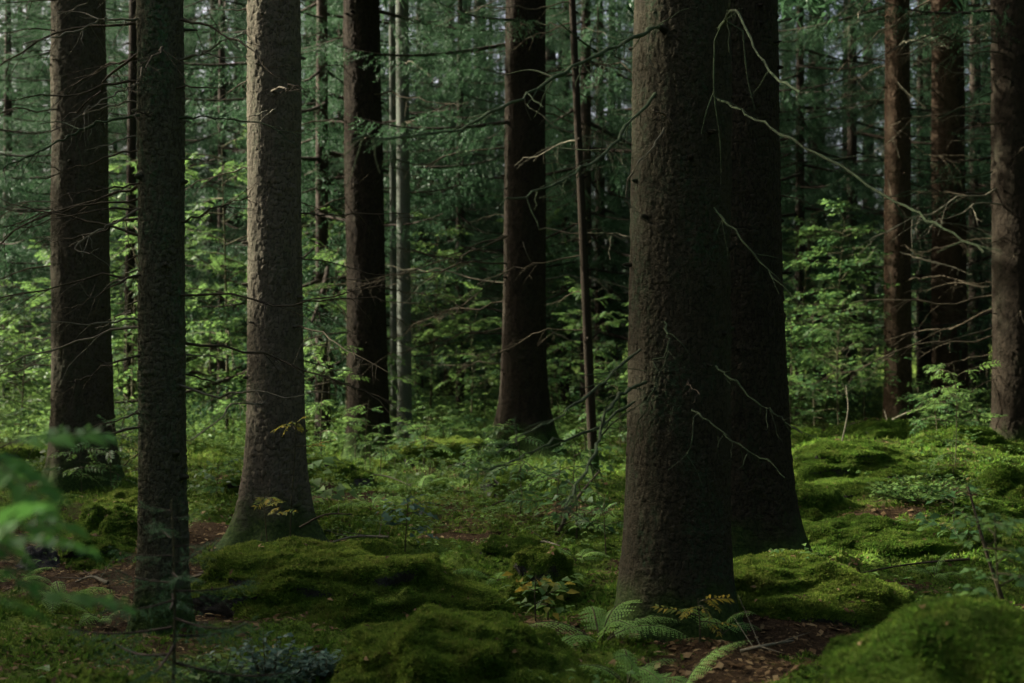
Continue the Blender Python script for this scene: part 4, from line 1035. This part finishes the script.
# ------------------------------------------------------------------ fallen branches, blurred spruce sapling
def fallen(label, pts, r, mat, name='fallen_branch', tw_=5, seed=0):
    w = []
    for a, b, Y in pts: X = px(a, Y); w.append((X, Y, gh(X, Y) + b))
    p = smooth_path(w, 4); o0 = p[0].copy(); p = p - o0; mb = MB(); n = len(p); tube(mb, p, r * (1 - .6 * np.linspace(0, 1, n)) + .001, 7); rr = np.random.default_rng(seed)
    for k in range(tw_):
        a = rr.integers(1, n - 1); d = rr.normal(0, 1, 3); d[2] = abs(d[2]) * .5; d /= np.linalg.norm(d); tube(mb, p[a] + d * (.1 + .2 * rr.random()) * np.linspace(0, 1, 4)[:, None], r * .35 * (1 - .7 * np.linspace(0, 1, 4)), 4)
    o = mb.build(name, mat, None, True, loc=o0); tag(o, label, 'branch')
fallen('pale dead branch slanting up over the mossy rocks at right', [(882, .1, 17.0), (905, .33, 16.9), (925, .42, 16.9), (945, .62, 16.9)], .016, M['twig_pale'], seed=1)
fallen('thin pale stick standing crooked on the mossy slope', [(842, .05, 14.5), (848, .35, 14.5), (846, .6, 14.6)], .010, M['twig_pale'], seed=2, tw_=2)
fallen('fallen stick lying across the moss left of the huge trunk', [(558, .05, 10.2), (575, .08, 10.8), (600, .12, 11.6)], .016, M['twig'], seed=3)
fallen('thin curved twig on the floor before the sunlit trunk', [(300, .36, 8.0), (325, .40, 8.0), (352, .40, 8.1)], .006, M['twig'], seed=4, tw_=2)
fallen('short rotten log in the litter between the left trunks', [(150, .03, 8.4), (190, .04, 8.7), (225, .03, 9.0)], .035, M['twig'], seed=5, tw_=2)
fallen('leaning brown dead stem at the right before the broad trunk', [(1003, .0, 7.6), (985, .28, 7.6), (968, .62, 7.7)], .012, M['twig'], 'dead_stem', 2, 6)
fallen('small broken twig in the clearing moss', [(532, .05, 9.8), (545, .07, 9.7), (560, .04, 9.5)], .008, M['twig_pale'], seed=7, tw_=2)

rf = np.random.default_rng(77)
for k, (lab, xp, Y) in enumerate([('thin bare stick on the clearing floor before the knotty trunk', 385, 13.5), ('crooked stick among the herbs left of the flared trunk', 455, 15.0), ('short stick on brown litter at lower left', 90, 8.0), ('forked stick on litter beside the slim mossy trunk', 215, 8.4), ('dead stick on brown litter before the shadowed trunk', 770, 6.1), ('small stick on the moss below the flared trunk', 500, 11.5), ('twig on the mossy floor right of the sunlit trunk', 345, 9.7), ('stick resting against moss on the right slope', 900, 8.6)]):
    a = rf.uniform(-70, 70); fallen(lab, [(xp - a, .03, Y), (xp - a * .1, .07, Y + rf.uniform(-.1, .2)), (xp + a * .8, .03, Y + rf.uniform(-.3, .4))], .007 + .006 * rf.random(), M['twig' if k % 2 else 'twig_pale'], seed=20 + k, tw_=4)
X, Y = px(172, 4.6), 4.6
t = thing('spruce_sapling', 'blurred small spruce sapling in front of the slim mossy trunk', 'sapling', (X, Y, gh(X, Y) - .01))
mb = MB(); z = np.linspace(0, .66, 6); tube(mb, np.stack([.01 * np.sin(z * 5), 0 * z, z], -1), .006 * (1 - .8 * z / .66) + .001, 6); mb.build('stem', M['stem'], t, True)
mb = MB(); rr = np.random.default_rng(3); sp_s = spray(.5, 888, .035, .006, .018, .0024, .35, .42)
for k in range(18):
    f = (k + .5) / 18; place_arrays(mb, sp_s, (0, 0, .12 + .52 * f), k * 2.4, (.75 - .55 * f), -.05 + .4 * f)
mb.build('foliage', NF, t)

# ------------------------------------------------------------------ sky, sun, camera
sc = bpy.context.scene
w = bpy.data.worlds.new('World'); sc.world = w; w.use_nodes = True; nt = w.node_tree
bg = nt.nodes.get('Background') or nt.nodes.new('ShaderNodeBackground')
sky = nt.nodes.new('ShaderNodeTexSky'); sky.sky_type = 'NISHITA'; sky.sun_disc = False
sky.sun_elevation = SUN_EL; sky.sun_rotation = SUN_AZ; sky.air_density = .6; sky.dust_density = 9.0; sky.ozone_density = .15
nt.links.new(sky.outputs[0], bg.inputs['Color']); bg.inputs['Strength'].default_value = .10
L = bpy.data.lights.new('sun', 'SUN'); L.energy = 5.0; L.angle = math.radians(.53); L.color = (1, .93, .8)
so = bpy.data.objects.new('sun', L); COL.objects.link(so); so.rotation_euler = Vector(SUN).to_track_quat('Z', 'Y').to_euler()

cam = bpy.data.cameras.new('camera'); cam.lens = 50; cam.sensor_width = 36; cam.clip_end = 3000; cam.clip_start = .1
cam.dof.use_dof = True; cam.dof.focus_distance = 8.0; cam.dof.aperture_fstop = 2.8
co = bpy.data.objects.new('camera', cam); COL.objects.link(co); co.location = (0, 0, CAMH); co.rotation_euler = (PI / 2, 0, 0); sc.camera = co
sc.render.resolution_x, sc.render.resolution_y = 1024, 683
sc.view_settings.view_transform = 'Standard'; sc.view_settings.look = 'None'; sc.view_settings.gamma = 1; sc.view_settings.exposure = 2.4
sc.view_settings.use_curve_mapping = False
cy = sc.cycles; cy.max_bounces = 6; cy.diffuse_bounces = 4; cy.glossy_bounces = 2; cy.transmission_bounces = 4; cy.transparent_max_bounces = 4
cy.use_denoising = True
